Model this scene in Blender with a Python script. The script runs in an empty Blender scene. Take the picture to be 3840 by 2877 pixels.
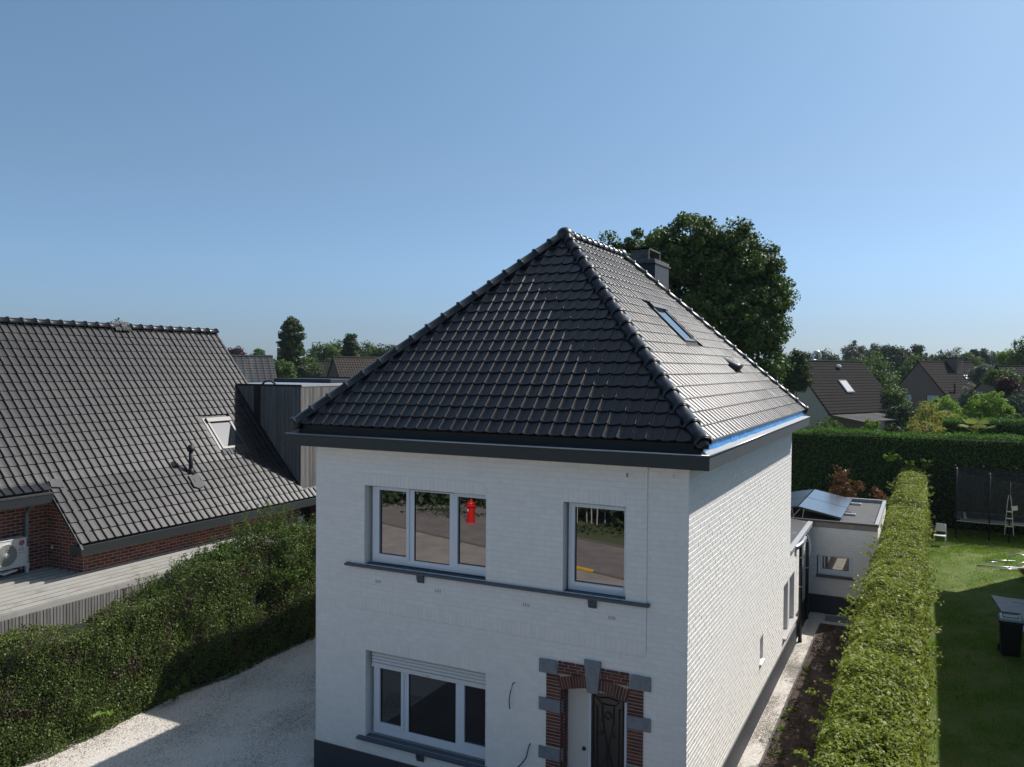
import bpy, math, random
import numpy as np
from mathutils import Vector, Matrix
random.seed(7)
rng = np.random.default_rng(7)
C = bpy.context.scene.collection
R = math.radians

# ------------------------------------------------------------------ camera, sky, sun, exposure
CAM = Vector((2.9429, -11.3298, 7.0699))
F_PX, YAW, PITCH, ROLL = 3099.92, 0.4663, 0.0201, 0.0067
_f = Vector((-math.sin(YAW)*math.cos(PITCH), math.cos(YAW)*math.cos(PITCH), -math.sin(PITCH)))
_r0 = Vector((math.cos(YAW), math.sin(YAW), 0)); _u0 = _r0.cross(_f)
_r = math.cos(ROLL)*_r0 + math.sin(ROLL)*_u0
_u = -math.sin(ROLL)*_r0 + math.cos(ROLL)*_u0
cd = bpy.data.cameras.new('camera'); cam = bpy.data.objects.new('camera', cd); C.objects.link(cam)
m = Matrix.Identity(4)
for i in range(3):
    m[i][0], m[i][1], m[i][2], m[i][3] = _r[i], _u[i], -_f[i], CAM[i]
cam.matrix_world = m
cd.sensor_fit = 'HORIZONTAL'; cd.sensor_width = 36; cd.lens = F_PX*36/3840
cd.clip_start = 0.1; cd.clip_end = 5000
bpy.context.scene.camera = cam

SUN = Vector((0.53, 0.86, 1.0)).normalized()
w = bpy.data.worlds.new('World'); bpy.context.scene.world = w; w.use_nodes = True
nt = w.node_tree; nt.nodes.clear()
sky = nt.nodes.new('ShaderNodeTexSky'); sky.sky_type = 'NISHITA'; sky.sun_disc = False
sky.sun_elevation = math.asin(SUN.z); sky.sun_rotation = math.atan2(SUN.x, SUN.y)
sky.air_density = 1.0; sky.dust_density = 0.8; sky.ozone_density = 1.4; sky.altitude = 20
bg = nt.nodes.new('ShaderNodeBackground'); bg.inputs[1].default_value = 0.1585
out = nt.nodes.new('ShaderNodeOutputWorld')
# sky tint by height, the same all round; unseen zenith raised to fill shade
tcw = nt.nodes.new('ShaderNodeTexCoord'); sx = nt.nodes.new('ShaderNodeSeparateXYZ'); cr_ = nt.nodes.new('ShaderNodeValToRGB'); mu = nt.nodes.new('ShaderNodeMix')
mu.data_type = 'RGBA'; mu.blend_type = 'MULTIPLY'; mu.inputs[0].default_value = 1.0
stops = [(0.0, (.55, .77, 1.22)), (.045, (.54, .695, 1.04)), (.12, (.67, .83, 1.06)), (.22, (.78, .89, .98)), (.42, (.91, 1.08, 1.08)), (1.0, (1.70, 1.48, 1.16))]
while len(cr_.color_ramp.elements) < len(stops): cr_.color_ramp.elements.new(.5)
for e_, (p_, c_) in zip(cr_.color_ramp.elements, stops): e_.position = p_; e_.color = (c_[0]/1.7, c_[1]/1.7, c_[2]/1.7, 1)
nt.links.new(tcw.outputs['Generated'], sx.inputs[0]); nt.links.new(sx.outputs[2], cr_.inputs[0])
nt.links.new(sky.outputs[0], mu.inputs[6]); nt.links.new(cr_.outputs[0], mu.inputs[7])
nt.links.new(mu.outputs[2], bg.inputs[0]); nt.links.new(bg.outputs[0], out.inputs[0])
sd = bpy.data.lights.new('sun', 'SUN'); sd.energy = 4.3; sd.angle = R(0.53); sd.color = (1.0, 0.955, 0.90)
sun = bpy.data.objects.new('sun', sd); C.objects.link(sun)
sun.rotation_euler = SUN.to_track_quat('Z', 'Y').to_euler(); sun.location = (20, 30, 40)
vs = bpy.context.scene.view_settings
vs.view_transform = 'Standard'; vs.look = 'None'; vs.exposure = 0.28; vs.gamma = 1.0; vs.use_curve_mapping = False
cy = bpy.context.scene.cycles
cy.max_bounces = 6; cy.diffuse_bounces = 3; cy.glossy_bounces = 4; cy.transparent_max_bounces = 8
cy.caustics_reflective = False; cy.caustics_refractive = False; cy.volume_bounces = 0

# ------------------------------------------------------------------ materials
def nd(t, ty, **k):
    n = t.nodes.new(ty)
    for a, b in k.items(): setattr(n, a, b)
    return n
def mat(name, col, rough=0.6, var=0.0, vscale=4.0, col2=None, bump=0.0, bscale=60.0, metal=0.0, spec=0.5,
        coat=0.0, stain=None, stscale=1.5, tint=None, trans=0.0, objvar=0.0, stretch=(1, 1, 1), stlo=0.5, sthi=0.65, coatr=0.1, sheen=0.0):
    M = bpy.data.materials.new(name); M.use_nodes = True; t = M.node_tree; b = t.nodes['Principled BSDF']
    L = t.links.new
    c = nd(t, 'ShaderNodeRGB'); c.outputs[0].default_value = (*col, 1); cur = c.outputs[0]
    tc = nd(t, 'ShaderNodeTexCoord'); mp = nd(t, 'ShaderNodeMapping'); mp.inputs['Scale'].default_value = stretch
    geo = nd(t, 'ShaderNodeNewGeometry')
    L(geo.outputs['Position'], mp.inputs['Vector'])
    vec = mp.outputs[0]
    def mix(fac, a, bb):
        n = nd(t, 'ShaderNodeMix', data_type='RGBA')
        if isinstance(fac, (int, float)): n.inputs[0].default_value = fac
        else: L(fac, n.inputs[0])
        L(a, n.inputs[6])
        if isinstance(bb, tuple): n.inputs[7].default_value = (*bb, 1)
        else: L(bb, n.inputs[7])
        return n.outputs[2]
    def noise(s, d=6, ro=.6):
        n = nd(t, 'ShaderNodeTexNoise'); n.inputs['Scale'].default_value = s; n.inputs['Detail'].default_value = d
        n.inputs['Roughness'].default_value = ro; L(vec, n.inputs['Vector']); return n.outputs[0]
    def ramp(o, lo, hi):
        n = nd(t, 'ShaderNodeMapRange'); n.inputs[1].default_value = lo; n.inputs[2].default_value = hi; L(o, n.inputs[0]); return n.outputs[0]
    if col2 is not None:
        cur = mix(ramp(noise(vscale), .38, .62), cur, col2)
    if tint is not None:      # random colour of each leaf / stone, stored on its faces
        a = nd(t, 'ShaderNodeAttribute'); a.attribute_name = 'tint'
        cur = mix(ramp(a.outputs['Fac'], .0, 1.0), cur, tint)
    if stain is not None:
        cur = mix(ramp(noise(stscale, 8, .65), stlo, sthi), cur, stain)
    if var > 0 or objvar > 0:
        n = nd(t, 'ShaderNodeHueSaturation'); L(cur, n.inputs['Color'])
        o = noise(vscale*3)
        v = nd(t, 'ShaderNodeMapRange'); v.inputs[1].default_value = .3; v.inputs[2].default_value = .7
        v.inputs[3].default_value = 1-var; v.inputs[4].default_value = 1+var; L(o, v.inputs[0]); vo = v.outputs[0]
        if objvar > 0:
            oi = nd(t, 'ShaderNodeObjectInfo'); v2 = nd(t, 'ShaderNodeMapRange'); v2.inputs[3].default_value = 1-objvar; v2.inputs[4].default_value = 1+objvar
            a = nd(t, 'ShaderNodeAttribute'); a.attribute_name = 'tint'
            ad = nd(t, 'ShaderNodeMath', operation='ADD'); L(oi.outputs['Random'], ad.inputs[0]); L(a.outputs['Fac'], ad.inputs[1])
            fr = nd(t, 'ShaderNodeMath', operation='FRACT'); L(ad.outputs[0], fr.inputs[0])
            L(fr.outputs[0], v2.inputs[0])
            mu = nd(t, 'ShaderNodeMath', operation='MULTIPLY'); L(vo, mu.inputs[0]); L(v2.outputs[0], mu.inputs[1]); vo = mu.outputs[0]
        L(vo, n.inputs['Value']); cur = n.outputs[0]
    L(cur, b.inputs['Base Color'])
    b.inputs['Roughness'].default_value = rough; b.inputs['Metallic'].default_value = metal
    b.inputs['Specular IOR Level'].default_value = spec; b.inputs['Coat Weight'].default_value = coat
    b.inputs['Coat Roughness'].default_value = coatr; b.inputs['Sheen Weight'].default_value = sheen; b.inputs['Sheen Roughness'].default_value = .3
    if bump > 0:
        bn = nd(t, 'ShaderNodeBump'); bn.inputs['Strength'].default_value = bump; bn.inputs['Distance'].default_value = .02
        L(noise(bscale, 5), bn.inputs['Height']); L(bn.outputs[0], b.inputs['Normal'])
    if trans > 0:
        tr = nd(t, 'ShaderNodeBsdfTranslucent'); L(cur, tr.inputs[0]); ms = nd(t, 'ShaderNodeMixShader'); ms.inputs[0].default_value = trans
        o = t.nodes['Material Output']; L(b.outputs[0], ms.inputs[1]); L(tr.outputs[0], ms.inputs[2]); L(ms.outputs[0], o.inputs[0])
    return M
def glassmat(name, refl, base=(.006, .006, .007), rough=0.0, tintc=(1, 1, 1)):
    M = bpy.data.materials.new(name); M.use_nodes = True; t = M.node_tree; t.nodes.clear()
    o = nd(t, 'ShaderNodeOutputMaterial'); d = nd(t, 'ShaderNodeBsdfDiffuse'); d.inputs[0].default_value = (*base, 1)
    g = nd(t, 'ShaderNodeBsdfGlossy'); g.inputs['Roughness'].default_value = rough; g.inputs[0].default_value = (*tintc, 1)
    lw = nd(t, 'ShaderNodeFresnel'); lw.inputs[0].default_value = 1.5
    mr = nd(t, 'ShaderNodeMapRange'); mr.inputs[3].default_value = refl; mr.inputs[4].default_value = 1.0
    t.links.new(lw.outputs[0], mr.inputs[0])
    ms = nd(t, 'ShaderNodeMixShader'); t.links.new(mr.outputs[0], ms.inputs[0]); t.links.new(d.outputs[0], ms.inputs[1]); t.links.new(g.outputs[0], ms.inputs[2])
    t.links.new(ms.outputs[0], o.inputs[0]); return M
def netmat(name, col, alpha):
    M = mat(name, col, .7); t = M.node_tree; ms = nd(t, 'ShaderNodeMixShader'); tr = nd(t, 'ShaderNodeBsdfTransparent')
    ms.inputs[0].default_value = alpha
    o = t.nodes['Material Output']; b = t.nodes['Principled BSDF']
    t.links.new(tr.outputs[0], ms.inputs[1]); t.links.new(b.outputs[0], ms.inputs[2]); t.links.new(ms.outputs[0], o.inputs[0]); return M

M = {}
M['wpaint'] = mat('white_paint_brick', (.86, .83, .79), .55, var=.03, vscale=3, bump=.25, bscale=90, stain=(.78, .76, .71), stscale=1.1, stlo=.55, sthi=.8, objvar=.025)
M['wpaint2'] = mat('white_paint_mortar', (.78, .77, .75), .6, var=.03, vscale=3)
M['plinth'] = mat('anthracite_plinth', (.045, .05, .06), .6, var=.15, vscale=5, bump=.5, bscale=40)
M['pvc'] = mat('white_window_frame', (.72, .76, .82), .3)
M['stone'] = mat('blue_stone', (.16, .185, .215), .5, col2=(.21, .235, .26), vscale=14, bump=.15, bscale=120)
M['sillstone'] = mat('dark_sill_stone', (.07, .085, .11), .45, var=.12, vscale=8, bump=.1, bscale=100)
M['redbrick'] = mat('dark_red_brick', (.16, .048, .035), .8, col2=(.10, .035, .028), vscale=9, bump=.5, bscale=90, objvar=.35)
M['beige_mortar'] = mat('beige_mortar', (.42, .35, .28), .9, var=.08)
M['nbrick'] = mat('red_house_brick', (.27, .075, .042), .8, col2=(.17, .05, .035), vscale=5, bump=.5, bscale=70, objvar=.38)
M['nmortar'] = mat('grey_mortar', (.46, .40, .35), .9, var=.1)
M['fascia'] = mat('anthracite_fascia', (.030, .034, .036), .42, var=.06)
M['zinc'] = mat('zinc', (.42, .44, .46), .35, metal=.85, var=.06)
M['zincflat'] = mat('grey_gutter_lining', (.36, .37, .37), .55, var=.08, stain=(.2, .2, .2), stscale=6, stlo=.6, sthi=.75)
M['bluefoil'] = mat('blue_underlay', (.03, .22, .58), .35, col2=(.06, .33, .70), vscale=7, bump=.6, bscale=14)
M['tile'] = mat('glazed_black_tile', (.003, .0035, .006), .36, var=.05, spec=.1, objvar=.2, coat=1.0, coatr=.32)
M['ntile'] = mat('brown_black_tile', (.012, .012, .014), .42, var=.08, spec=.34, objvar=.2, stain=(.030, .028, .027), stscale=1.3, coat=.35, coatr=.18)
M['lead'] = mat('lead_flashing', (.055, .057, .06), .6, spec=.3, var=.2, vscale=6, bump=.3, bscale=20)
M['slate'] = mat('chimney_slate', (.030, .032, .037), .55, var=.12, vscale=8, bump=.2, bscale=30)
M['concrete'] = mat('weathered_concrete', (.13, .13, .125), .85, col2=(.07, .07, .068), vscale=12, bump=.4, bscale=50)
M['black'] = mat('black_plastic', (.012, .012, .014), .35)
M['blackm'] = mat('matt_black', (.012, .013, .015), .6)
M['slat'] = mat('weathered_grey_slat', (.24, .225, .21), .8, col2=(.18, .17, .16), vscale=3, stretch=(3, 3, .4), objvar=.22, bump=.3, bscale=60)
M['slatdark'] = mat('grey_cladding_slat', (.24, .22, .20), .8, col2=(.17, .16, .15), vscale=4, stretch=(3, 3, .3), objvar=.2, bump=.3, bscale=60)
M['backing'] = mat('dark_backing', (.012, .012, .012), .9)
M['corr'] = mat('cream_corrugated_sheet', (.40, .385, .35), .6, spec=.2, stain=(.26, .245, .22), stscale=2.2, stlo=.5, sthi=.75)
M['gravel'] = mat('pale_gravel', (.72, .66, .59), .9, tint=(.24, .215, .18), var=.15, vscale=20, bump=.9, bscale=45)
M['gravelbase'] = mat('gravel_bed', (.74, .69, .63), .95, col2=(.56, .52, .47), vscale=28, var=.2, bump=.7, bscale=38, stain=(.46, .42, .37), stscale=.9, stlo=.58, sthi=.85)
M['soil'] = mat('brown_soil', (.085, .055, .038), .95, col2=(.045, .030, .022), vscale=5, bump=1, bscale=25)
M['grassbase'] = mat('lawn_soil', (.075, .14, .012), .95, col2=(.15, .18, .045), vscale=.9, bump=1, bscale=30)
M['grass'] = mat('lawn_grass', (.16, .30, .015), .7, tint=(.28, .41, .04), stain=(.46, .42, .20), stscale=1.2, stlo=.54, sthi=.66, trans=.3, spec=.2)
M['forecourt'] = mat('pale_concrete', (.62, .56, .48), .9, col2=(.54, .49, .42), vscale=2)
M['asphalt'] = mat('brown_asphalt', (.22, .185, .17), .9, col2=(.17, .145, .135), vscale=1.2, bump=.3, bscale=80)
M['paving'] = mat('brown_paving', (.34, .29, .26), .9, col2=(.26, .22, .20), vscale=1.2, bump=.3, bscale=60)
M['kerb'] = mat('kerb_stone', (.16, .14, .12), .9, var=.1)
M['yellow'] = mat('yellow_paint', (.75, .42, .02), .6, var=.1)
M['red'] = mat('red_paint', (.62, .012, .010), .35)
M['redlogo'] = mat('crimson_emblem', (.36, .004, .035), .2)
M['white'] = mat('white_plastic', (.72, .72, .70), .4)
M['acwhite'] = mat('ac_casing', (.70, .69, .65), .4)
M['acgrille'] = mat('ac_grille', (.52, .52, .49), .4)
M['acdark'] = mat('ac_inside', (.16, .155, .145), .7)
M['ink'] = mat('dark_ink', (.05, .06, .08), .5)
M['field'] = mat('far_ground', (.06, .085, .03), .95, col2=(.09, .09, .045), vscale=.06)
M['beigewall'] = mat('beige_brick_wall', (.40, .34, .27), .9, var=.08, vscale=2, bump=.4, bscale=14)
M['brownwall'] = mat('brown_brick_wall', (.17, .125, .105), .9, var=.1, vscale=2, bump=.4, bscale=14)
M['browngrey'] = mat('grey_brown_brick_wall', (.135, .115, .10), .9, var=.1, vscale=2)
M['farroof'] = mat('dark_concrete_tile', (.024, .021, .018), .9, spec=.15, var=.12, vscale=3, objvar=.12)
M['farroof2'] = mat('lichen_tile', (.062, .053, .044), .9, spec=.15, var=.15, vscale=3, stain=(.22, .10, .03), stscale=1.2, stlo=.6, sthi=.7)
M['greyroof'] = mat('pale_grey_tile', (.075, .075, .078), .9, spec=.15, var=.1, vscale=3, stain=(.11, .11, .11), stscale=.5)
M['roofing'] = mat('bitumen_roof', (.06, .06, .062), .75, col2=(.11, .11, .108), vscale=3, stretch=(1, 4, 1), bump=.3, bscale=30, stain=(.30, .27, .24), stscale=.7, stlo=.62, sthi=.8)
M['roofgrey'] = mat('roof_membrane', (.25, .29, .34), .4, var=.1)
M['solar'] = mat('solar_cell', (.02, .03, .05), .3, spec=.8, coat=1.0, coatr=.25)
M['alu'] = mat('aluminium', (.62, .62, .62), .35, metal=.8)
M['glass'] = glassmat('window_glass', .30)
M['glasslow'] = glassmat('ground_floor_glass', .09)
M['glassup'] = glassmat('skylight_glass', .45, (.02, .025, .03), .02)
M['glassint'] = glassmat('annex_glass', .25, (.16, .15, .13))
M['blind'] = mat('pale_blue_blind', (.40, .48, .52), .5)
M['bark'] = mat('bark', (.10, .075, .055), .95, bump=.8, bscale=20, var=.2)
M['palebark'] = mat('pale_bark', (.42, .40, .37), .9, bump=.4, bscale=20, var=.2)
M['twig'] = mat('twigs', (.11, .075, .055), .9)
M['core'] = mat('hedge_block_core', (.012, .016, .006), 1.0)  # dark colour of the light-blocking boxes added inside the hedges
def leafm(n, c, t_, tr=.3, **k):
    M[n] = mat(n, c, k.pop('rough', .55)+.06, tint=t_, trans=tr+.08, spec=k.pop('spec', .28), **k)
leafm('lf_beech', (.155, .215, .030), (.33, .37, .055), .35, rough=.45)
leafm('lf_privet', (.085, .125, .030), (.17, .22, .05), .25, rough=.38, stain=(.10, .072, .045), stscale=1.5, stlo=.55, sthi=.66)
leafm('lf_conifer', (.038, .095, .010), (.12, .29, .018), .2, rough=.6)
leafm('lf_oak', (0.044, 0.093, 0.017), (0.102, 0.162, 0.025), .22, rough=.45)
leafm('lf_dark', (0.033, 0.060, 0.018), (0.068, 0.102, 0.027), .2)
leafm('lf_mid', (0.065, 0.123, 0.023), (0.123, 0.196, 0.032), .25)
leafm('lf_bright', (0.145, 0.275, 0.026), (0.246, 0.377, 0.043), .35)
leafm('lf_yellow', (0.246, 0.275, 0.051), (0.406, 0.348, 0.072), .35)
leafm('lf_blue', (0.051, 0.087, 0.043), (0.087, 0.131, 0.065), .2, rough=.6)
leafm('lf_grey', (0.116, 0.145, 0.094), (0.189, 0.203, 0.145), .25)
leafm('lf_purple', (0.042, 0.014, 0.019), (0.078, 0.026, 0.031), .2)
leafm('lf_redtip', (0.240, 0.053, 0.027), (0.135, 0.150, 0.045), .3, rough=.28)

# ------------------------------------------------------------------ mesh helpers
class MB:
    def __init__(s): s.v = []; s.f = []; s.t = []
    def add(s, vs_, fs, tint=0.0):
        o = len(s.v); s.v += [tuple(x) for x in vs_]; s.f += [tuple(i+o for i in f) for f in fs]; s.t += [tint]*len(fs); return s
    def box(s, x0, x1, y0, y1, z0, z1, tint=0.0):
        return s.add([(x0, y0, z0), (x1, y0, z0), (x1, y1, z0), (x0, y1, z0), (x0, y0, z1), (x1, y0, z1), (x1, y1, z1), (x0, y1, z1)],
                     [(3, 2, 1, 0), (4, 5, 6, 7), (0, 1, 5, 4), (1, 2, 6, 5), (2, 3, 7, 6), (3, 0, 4, 7)], tint)
    def quad(s, *p): return s.add(p, [tuple(range(len(p)))])
    def hexa(s, b, t_):   # bottom quad, top quad
        return s.add(list(b)+list(t_), [(3, 2, 1, 0), (4, 5, 6, 7), (0, 1, 5, 4), (1, 2, 6, 5), (2, 3, 7, 6), (3, 0, 4, 7)])
    def prism(s, poly, d):   # poly: list of Vector, extruded by vector d
        n = len(poly); d = Vector(d); P = [Vector(p) for p in poly]
        return s.add(P+[p+d for p in P], [tuple(range(n))[::-1], tuple(range(n, 2*n))]+[(i, (i+1) % n, (i+1) % n+n, i+n) for i in range(n)])
    def tube(s, pts, r, n=8, r2=None, cap=True):
        P = [Vector(p) for p in pts]; k = len(P); rs = [r+(r2-r)*i/(k-1) for i in range(k)] if r2 is not None else [r]*k
        vs_ = []; up = Vector((0, 0, 1))
        for i, p in enumerate(P):
            d = (P[min(i+1, k-1)]-P[max(i-1, 0)]).normalized()
            a = d.cross(up) if abs(d.z) < .95 else d.cross(Vector((1, 0, 0)))
            a.normalize(); b = d.cross(a)
            for j in range(n):
                q = 2*math.pi*j/n; vs_.append(p+a*math.cos(q)*rs[i]+b*math.sin(q)*rs[i])
        fs = [(i*n+j, i*n+(j+1) % n, (i+1)*n+(j+1) % n, (i+1)*n+j) for i in range(k-1) for j in range(n)]
        if cap: fs += [tuple(range(n))[::-1], tuple(range((k-1)*n, k*n))]
        return s.add(vs_, fs)
    def lathe(s, prof, c=(0, 0, 0), n=16):   # prof: (r, z)
        vs_ = []; k = len(prof)
        for r_, z in prof:
            for j in range(n):
                q = 2*math.pi*j/n; vs_.append((c[0]+r_*math.cos(q), c[1]+r_*math.sin(q), c[2]+z))
        fs = [(i*n+j, i*n+(j+1) % n, (i+1)*n+(j+1) % n, (i+1)*n+j) for i in range(k-1) for j in range(n)]
        fs += [tuple(range(n))[::-1], tuple(range((k-1)*n, k*n))]
        return s.add(vs_, fs)
    def mesh(s, name, m, smooth=False):
        me = bpy.data.meshes.new(name); me.from_pydata(s.v, [], s.f)
        if m: me.materials.append(m)
        if any(s.t):
            a = me.attributes.new('tint', 'FLOAT', 'FACE'); a.data.foreach_set('value', s.t)
        if smooth: me.polygons.foreach_set('use_smooth', [True]*len(me.polygons))
        me.update(); return me
    def obj(s, name, m, parent=None, smooth=False, bevel=0, **props):
        o = bpy.data.objects.new(name, s.mesh(name, m, smooth)); C.objects.link(o)
        if parent is not None: put(o, parent)
        if bevel:
            b = o.modifiers.new('b', 'BEVEL'); b.width = bevel; b.segments = 2; b.limit_method = 'ANGLE'
        for k, v in props.items(): o[k] = v
        return o
def put(o, parent):   # parent keeping world placement (parents are never rotated or scaled)
    o.parent = parent
    off = parent.location if parent.parent is None else Vector((0, 0, 0))   # a part stands at the world origin
    o.matrix_parent_inverse = Matrix.Translation(-off)
def thing(name, label, cat, loc=(0, 0, 0), group=None):
    o = bpy.data.objects.new(name, None); C.objects.link(o); o.location = loc; o.empty_display_size = .2
    o['label'] = label; o['category'] = cat
    if group: o['group'] = group
    return o
def tag(o, label, cat, group=None, kind=None):
    o['label'] = label; o['category'] = cat
    if group: o['group'] = group
    if kind: o['kind'] = kind
    return o
def holder(name, parent, label=None):
    o = bpy.data.objects.new(name, None); C.objects.link(o); put(o, parent)
    if label: o['label'] = label
    return o
def inst(name, me, parent, mw):
    o = bpy.data.objects.new(name, me); C.objects.link(o); put(o, parent)
    o.matrix_basis = mw; return o
def cam_dist(p): return (Vector(p)-CAM).length

# ------------------------------------------------------------------ foliage
def nrm(a): return a/np.maximum(np.linalg.norm(a, axis=1, keepdims=True), 1e-9)
def leaves(name, P, N, size, m, parent=None, aspect=.6, jit=.6, tintv=None, fold=.25, **props):
    n = len(P); N = nrm(nrm(N)+rng.normal(0, jit, (n, 3)))
    T = nrm(np.cross(N, rng.normal(0, 1, (n, 3)))); B = np.cross(N, T)
    s = (size*rng.uniform(.65, 1.35, n))[:, None]
    V = np.empty((n, 4, 3)); V[:, 0] = P-T*s*.5; V[:, 1] = P+B*s*.5*aspect+N*s*fold*.4-T*s*.05
    V[:, 2] = P+T*s*.5-N*s*.08; V[:, 3] = P-B*s*.5*aspect+N*s*fold*.4-T*s*.05
    me = bpy.data.meshes.new(name); me.vertices.add(4*n); me.vertices.foreach_set('co', V.astype(np.float32).ravel())
    me.loops.add(4*n); me.loops.foreach_set('vertex_index', np.arange(4*n, dtype=np.int32))
    me.polygons.add(n); me.polygons.foreach_set('loop_start', np.arange(0, 4*n, 4, dtype=np.int32))
    me.update(calc_edges=True)
    a = me.attributes.new('tint', 'FLOAT', 'FACE')
    a.data.foreach_set('value', (rng.random(n)**1.3 if tintv is None else tintv).astype(np.float32))
    me.materials.append(m)
    o = bpy.data.objects.new(name, me); C.objects.link(o)
    if parent is not None: put(o, parent)
    for k, v in props.items(): o[k] = v
    return o
def crown(lobes, n, nclump, cr, shell=4.0, up=.35, flat=.75):
    lobes = np.array(lobes, float); wgt = (lobes[:, 3]*lobes[:, 4]*lobes[:, 5])**.66; wgt /= wgt.sum()
    k = rng.choice(len(lobes), nclump, p=wgt); d = nrm(rng.normal(0, 1, (nclump, 3))); r = rng.random(nclump)**(1/shell)
    cc = lobes[k, :3]+d*r[:, None]*lobes[k, 3:6]
    q = rng.integers(0, nclump, n); g = rng.normal(0, 1, (n, 3)); g = nrm(g)*(rng.random(n)**.45)[:, None]
    crs = cr*rng.uniform(.6, 1.4, nclump)
    g[:, 2] *= flat
    P = cc[q]+g*crs[q][:, None]
    N = g+d[q]*.6+np.array([0, 0, up])
    return P, N, cc
def tree(name, label, base, lobes, leafmat, n, nclump, cr, size, trunk_r=.25, cat='tree', group=None, trunkmat='bark', limbs=10, shell=4., tintv=None, trunk_top=None, aspect=.6, up=.35):
    t = thing(name, label, cat, base, group)
    P, N, cc = crown(lobes, n, nclump, cr, shell, up)
    if len(lobes) > 0: leaves('crown' if cat == 'tree' else 'foliage', P, N, size, M[leafmat], t, aspect=aspect, tintv=tintv)
    L0 = np.array(lobes, float); top = L0[:, :3].mean(0)
    if trunk_top is None: trunk_top = top[2]
    b = MB(); hx = base
    mid = (base[0]*.5+top[0]*.5+.1, base[1]*.5+top[1]*.5, (base[2]+trunk_top)*.5)
    b.tube([base, mid, (top[0], top[1], trunk_top)], trunk_r, 8, trunk_r*.35)
    for i in range(limbs):
        c_ = cc[rng.integers(0, len(cc))]; f_ = rng.uniform(.35, .9)
        s_ = Vector(base).lerp(Vector((top[0], top[1], trunk_top)), f_)
        mm = s_.lerp(Vector(c_), .5)+Vector((0, 0, .3))
        b.tube([s_, mm, Vector(c_)], trunk_r*.35, 5, trunk_r*.08)
    b.obj('trunk' if cat == 'tree' else 'stem', M[trunkmat], t, smooth=True)
    return t
exec_parts = []

# ------------------------------------------------------------------ walls, bricks, tiles
def frame(O, U, V):   # local frame: u along, v up the surface, n outward
    U = Vector(U).normalized(); V = Vector(V).normalized(); N = U.cross(V)
    m = Matrix.Identity(4)
    for i in range(3): m[i][0], m[i][1], m[i][2], m[i][3] = U[i], V[i], N[i], O[i]
    return m
def wall_skin(fr, u0, u1, v0, v1, holes, depth=.28, poly=None):
    """front skin of a wall with openings and their reveals, in the frame's plane"""
    b = MB(); us = sorted({u0, u1, *[h[0] for h in holes], *[h[1] for h in holes]}); vs_ = sorted({v0, v1, *[h[2] for h in holes], *[h[3] for h in holes]})
    us = [x for x in us if u0 <= x <= u1]; vs_ = [x for x in vs_ if v0 <= x <= v1]
    P = lambda u, v, n=0: fr @ Vector((u, v, n))
    for a, c in zip(us, us[1:]):
        for d, e in zip(vs_, vs_[1:]):
            if any(h[0] <= a and c <= h[1] and h[2] <= d and e <= h[3] for h in holes): continue
            b.quad(P(a, d), P(c, d), P(c, e), P(a, e))
    for h in holes:
        a, c, d, e = max(h[0], u0), min(h[1], u1), max(h[2], v0), min(h[3], v1); k = -depth
        b.quad(P(a, d), P(a, e), P(a, e, k), P(a, d, k)); b.quad(P(c, d), P(c, d, k), P(c, e, k), P(c, e))
        b.quad(P(a, e), P(c, e), P(c, e, k), P(a, e, k)); b.quad(P(a, d), P(a, d, k), P(c, d, k), P(c, d))
    return b
def courses(u0, u1, v0, v1, holes=(), ch=.081, bl=.22, gap=.009, soldiers=(), top=None, hg=.006):
    """running bond as (u0,u1,v0,v1) bricks, cut at openings; soldiers: bands (u0,u1,v0,v1) of upright bricks"""
    out = []; k = 0; v = v0; blocked = list(holes)+list(soldiers)
    while v < v1-.02:
        ve = min(v+ch, v1); u = u0-(bl/2 if k % 2 else 0)
        while u < u1-.015:
            a, c = max(u, u0), min(u+bl, u1); segs = [(a, c)]; mv = (v+ve)/2
            if top is not None:
                lim = top(mv); segs = [(max(a, lim[0]), min(c, lim[1]))]
            for h in blocked:
                if h[2] < mv < h[3]:
                    ns = []
                    for s0, s1 in segs:
                        if h[1] <= s0 or h[0] >= s1: ns.append((s0, s1)); continue
                        if s0 < h[0]: ns.append((s0, h[0]))
                        if s1 > h[1]: ns.append((h[1], s1))
                    segs = ns
            for s0, s1 in segs:
                if s1-s0 > .025: out.append((s0+hg/2, s1-hg/2, v+gap/2, ve-gap/2))
            u += bl
        v += ch; k += 1
    for h in soldiers:
        u = h[0]
        while u < h[1]-.02:
            ue = min(u+ch, h[1]); out.append((u+gap/2, ue-gap/2, h[2]+gap/2, h[3]-gap/2)); u += ch
    return out
def brick_box(b, fr, q, n0=0.0, n1=.008, jit=.003, chamf=.0):
    u0, u1, v0, v1 = q; n = n1+random.uniform(-jit, jit); j = lambda: random.uniform(-.0022, .0022)
    e = .0035
    P = [(u0, v0, n0), (u1, v0, n0), (u1, v1, n0), (u0, v1, n0), (u0+e+j(), v0+e+j(), n), (u1-e+j(), v0+e+j(), n), (u1-e+j(), v1-e+j(), n), (u0+e+j(), v1-e+j(), n)]
    b.add([fr @ Vector(p) for p in P], [(4, 5, 6, 7), (0, 1, 5, 4), (1, 2, 6, 5), (2, 3, 7, 6), (3, 0, 4, 7)], random.random()*.9+.05)
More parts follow.
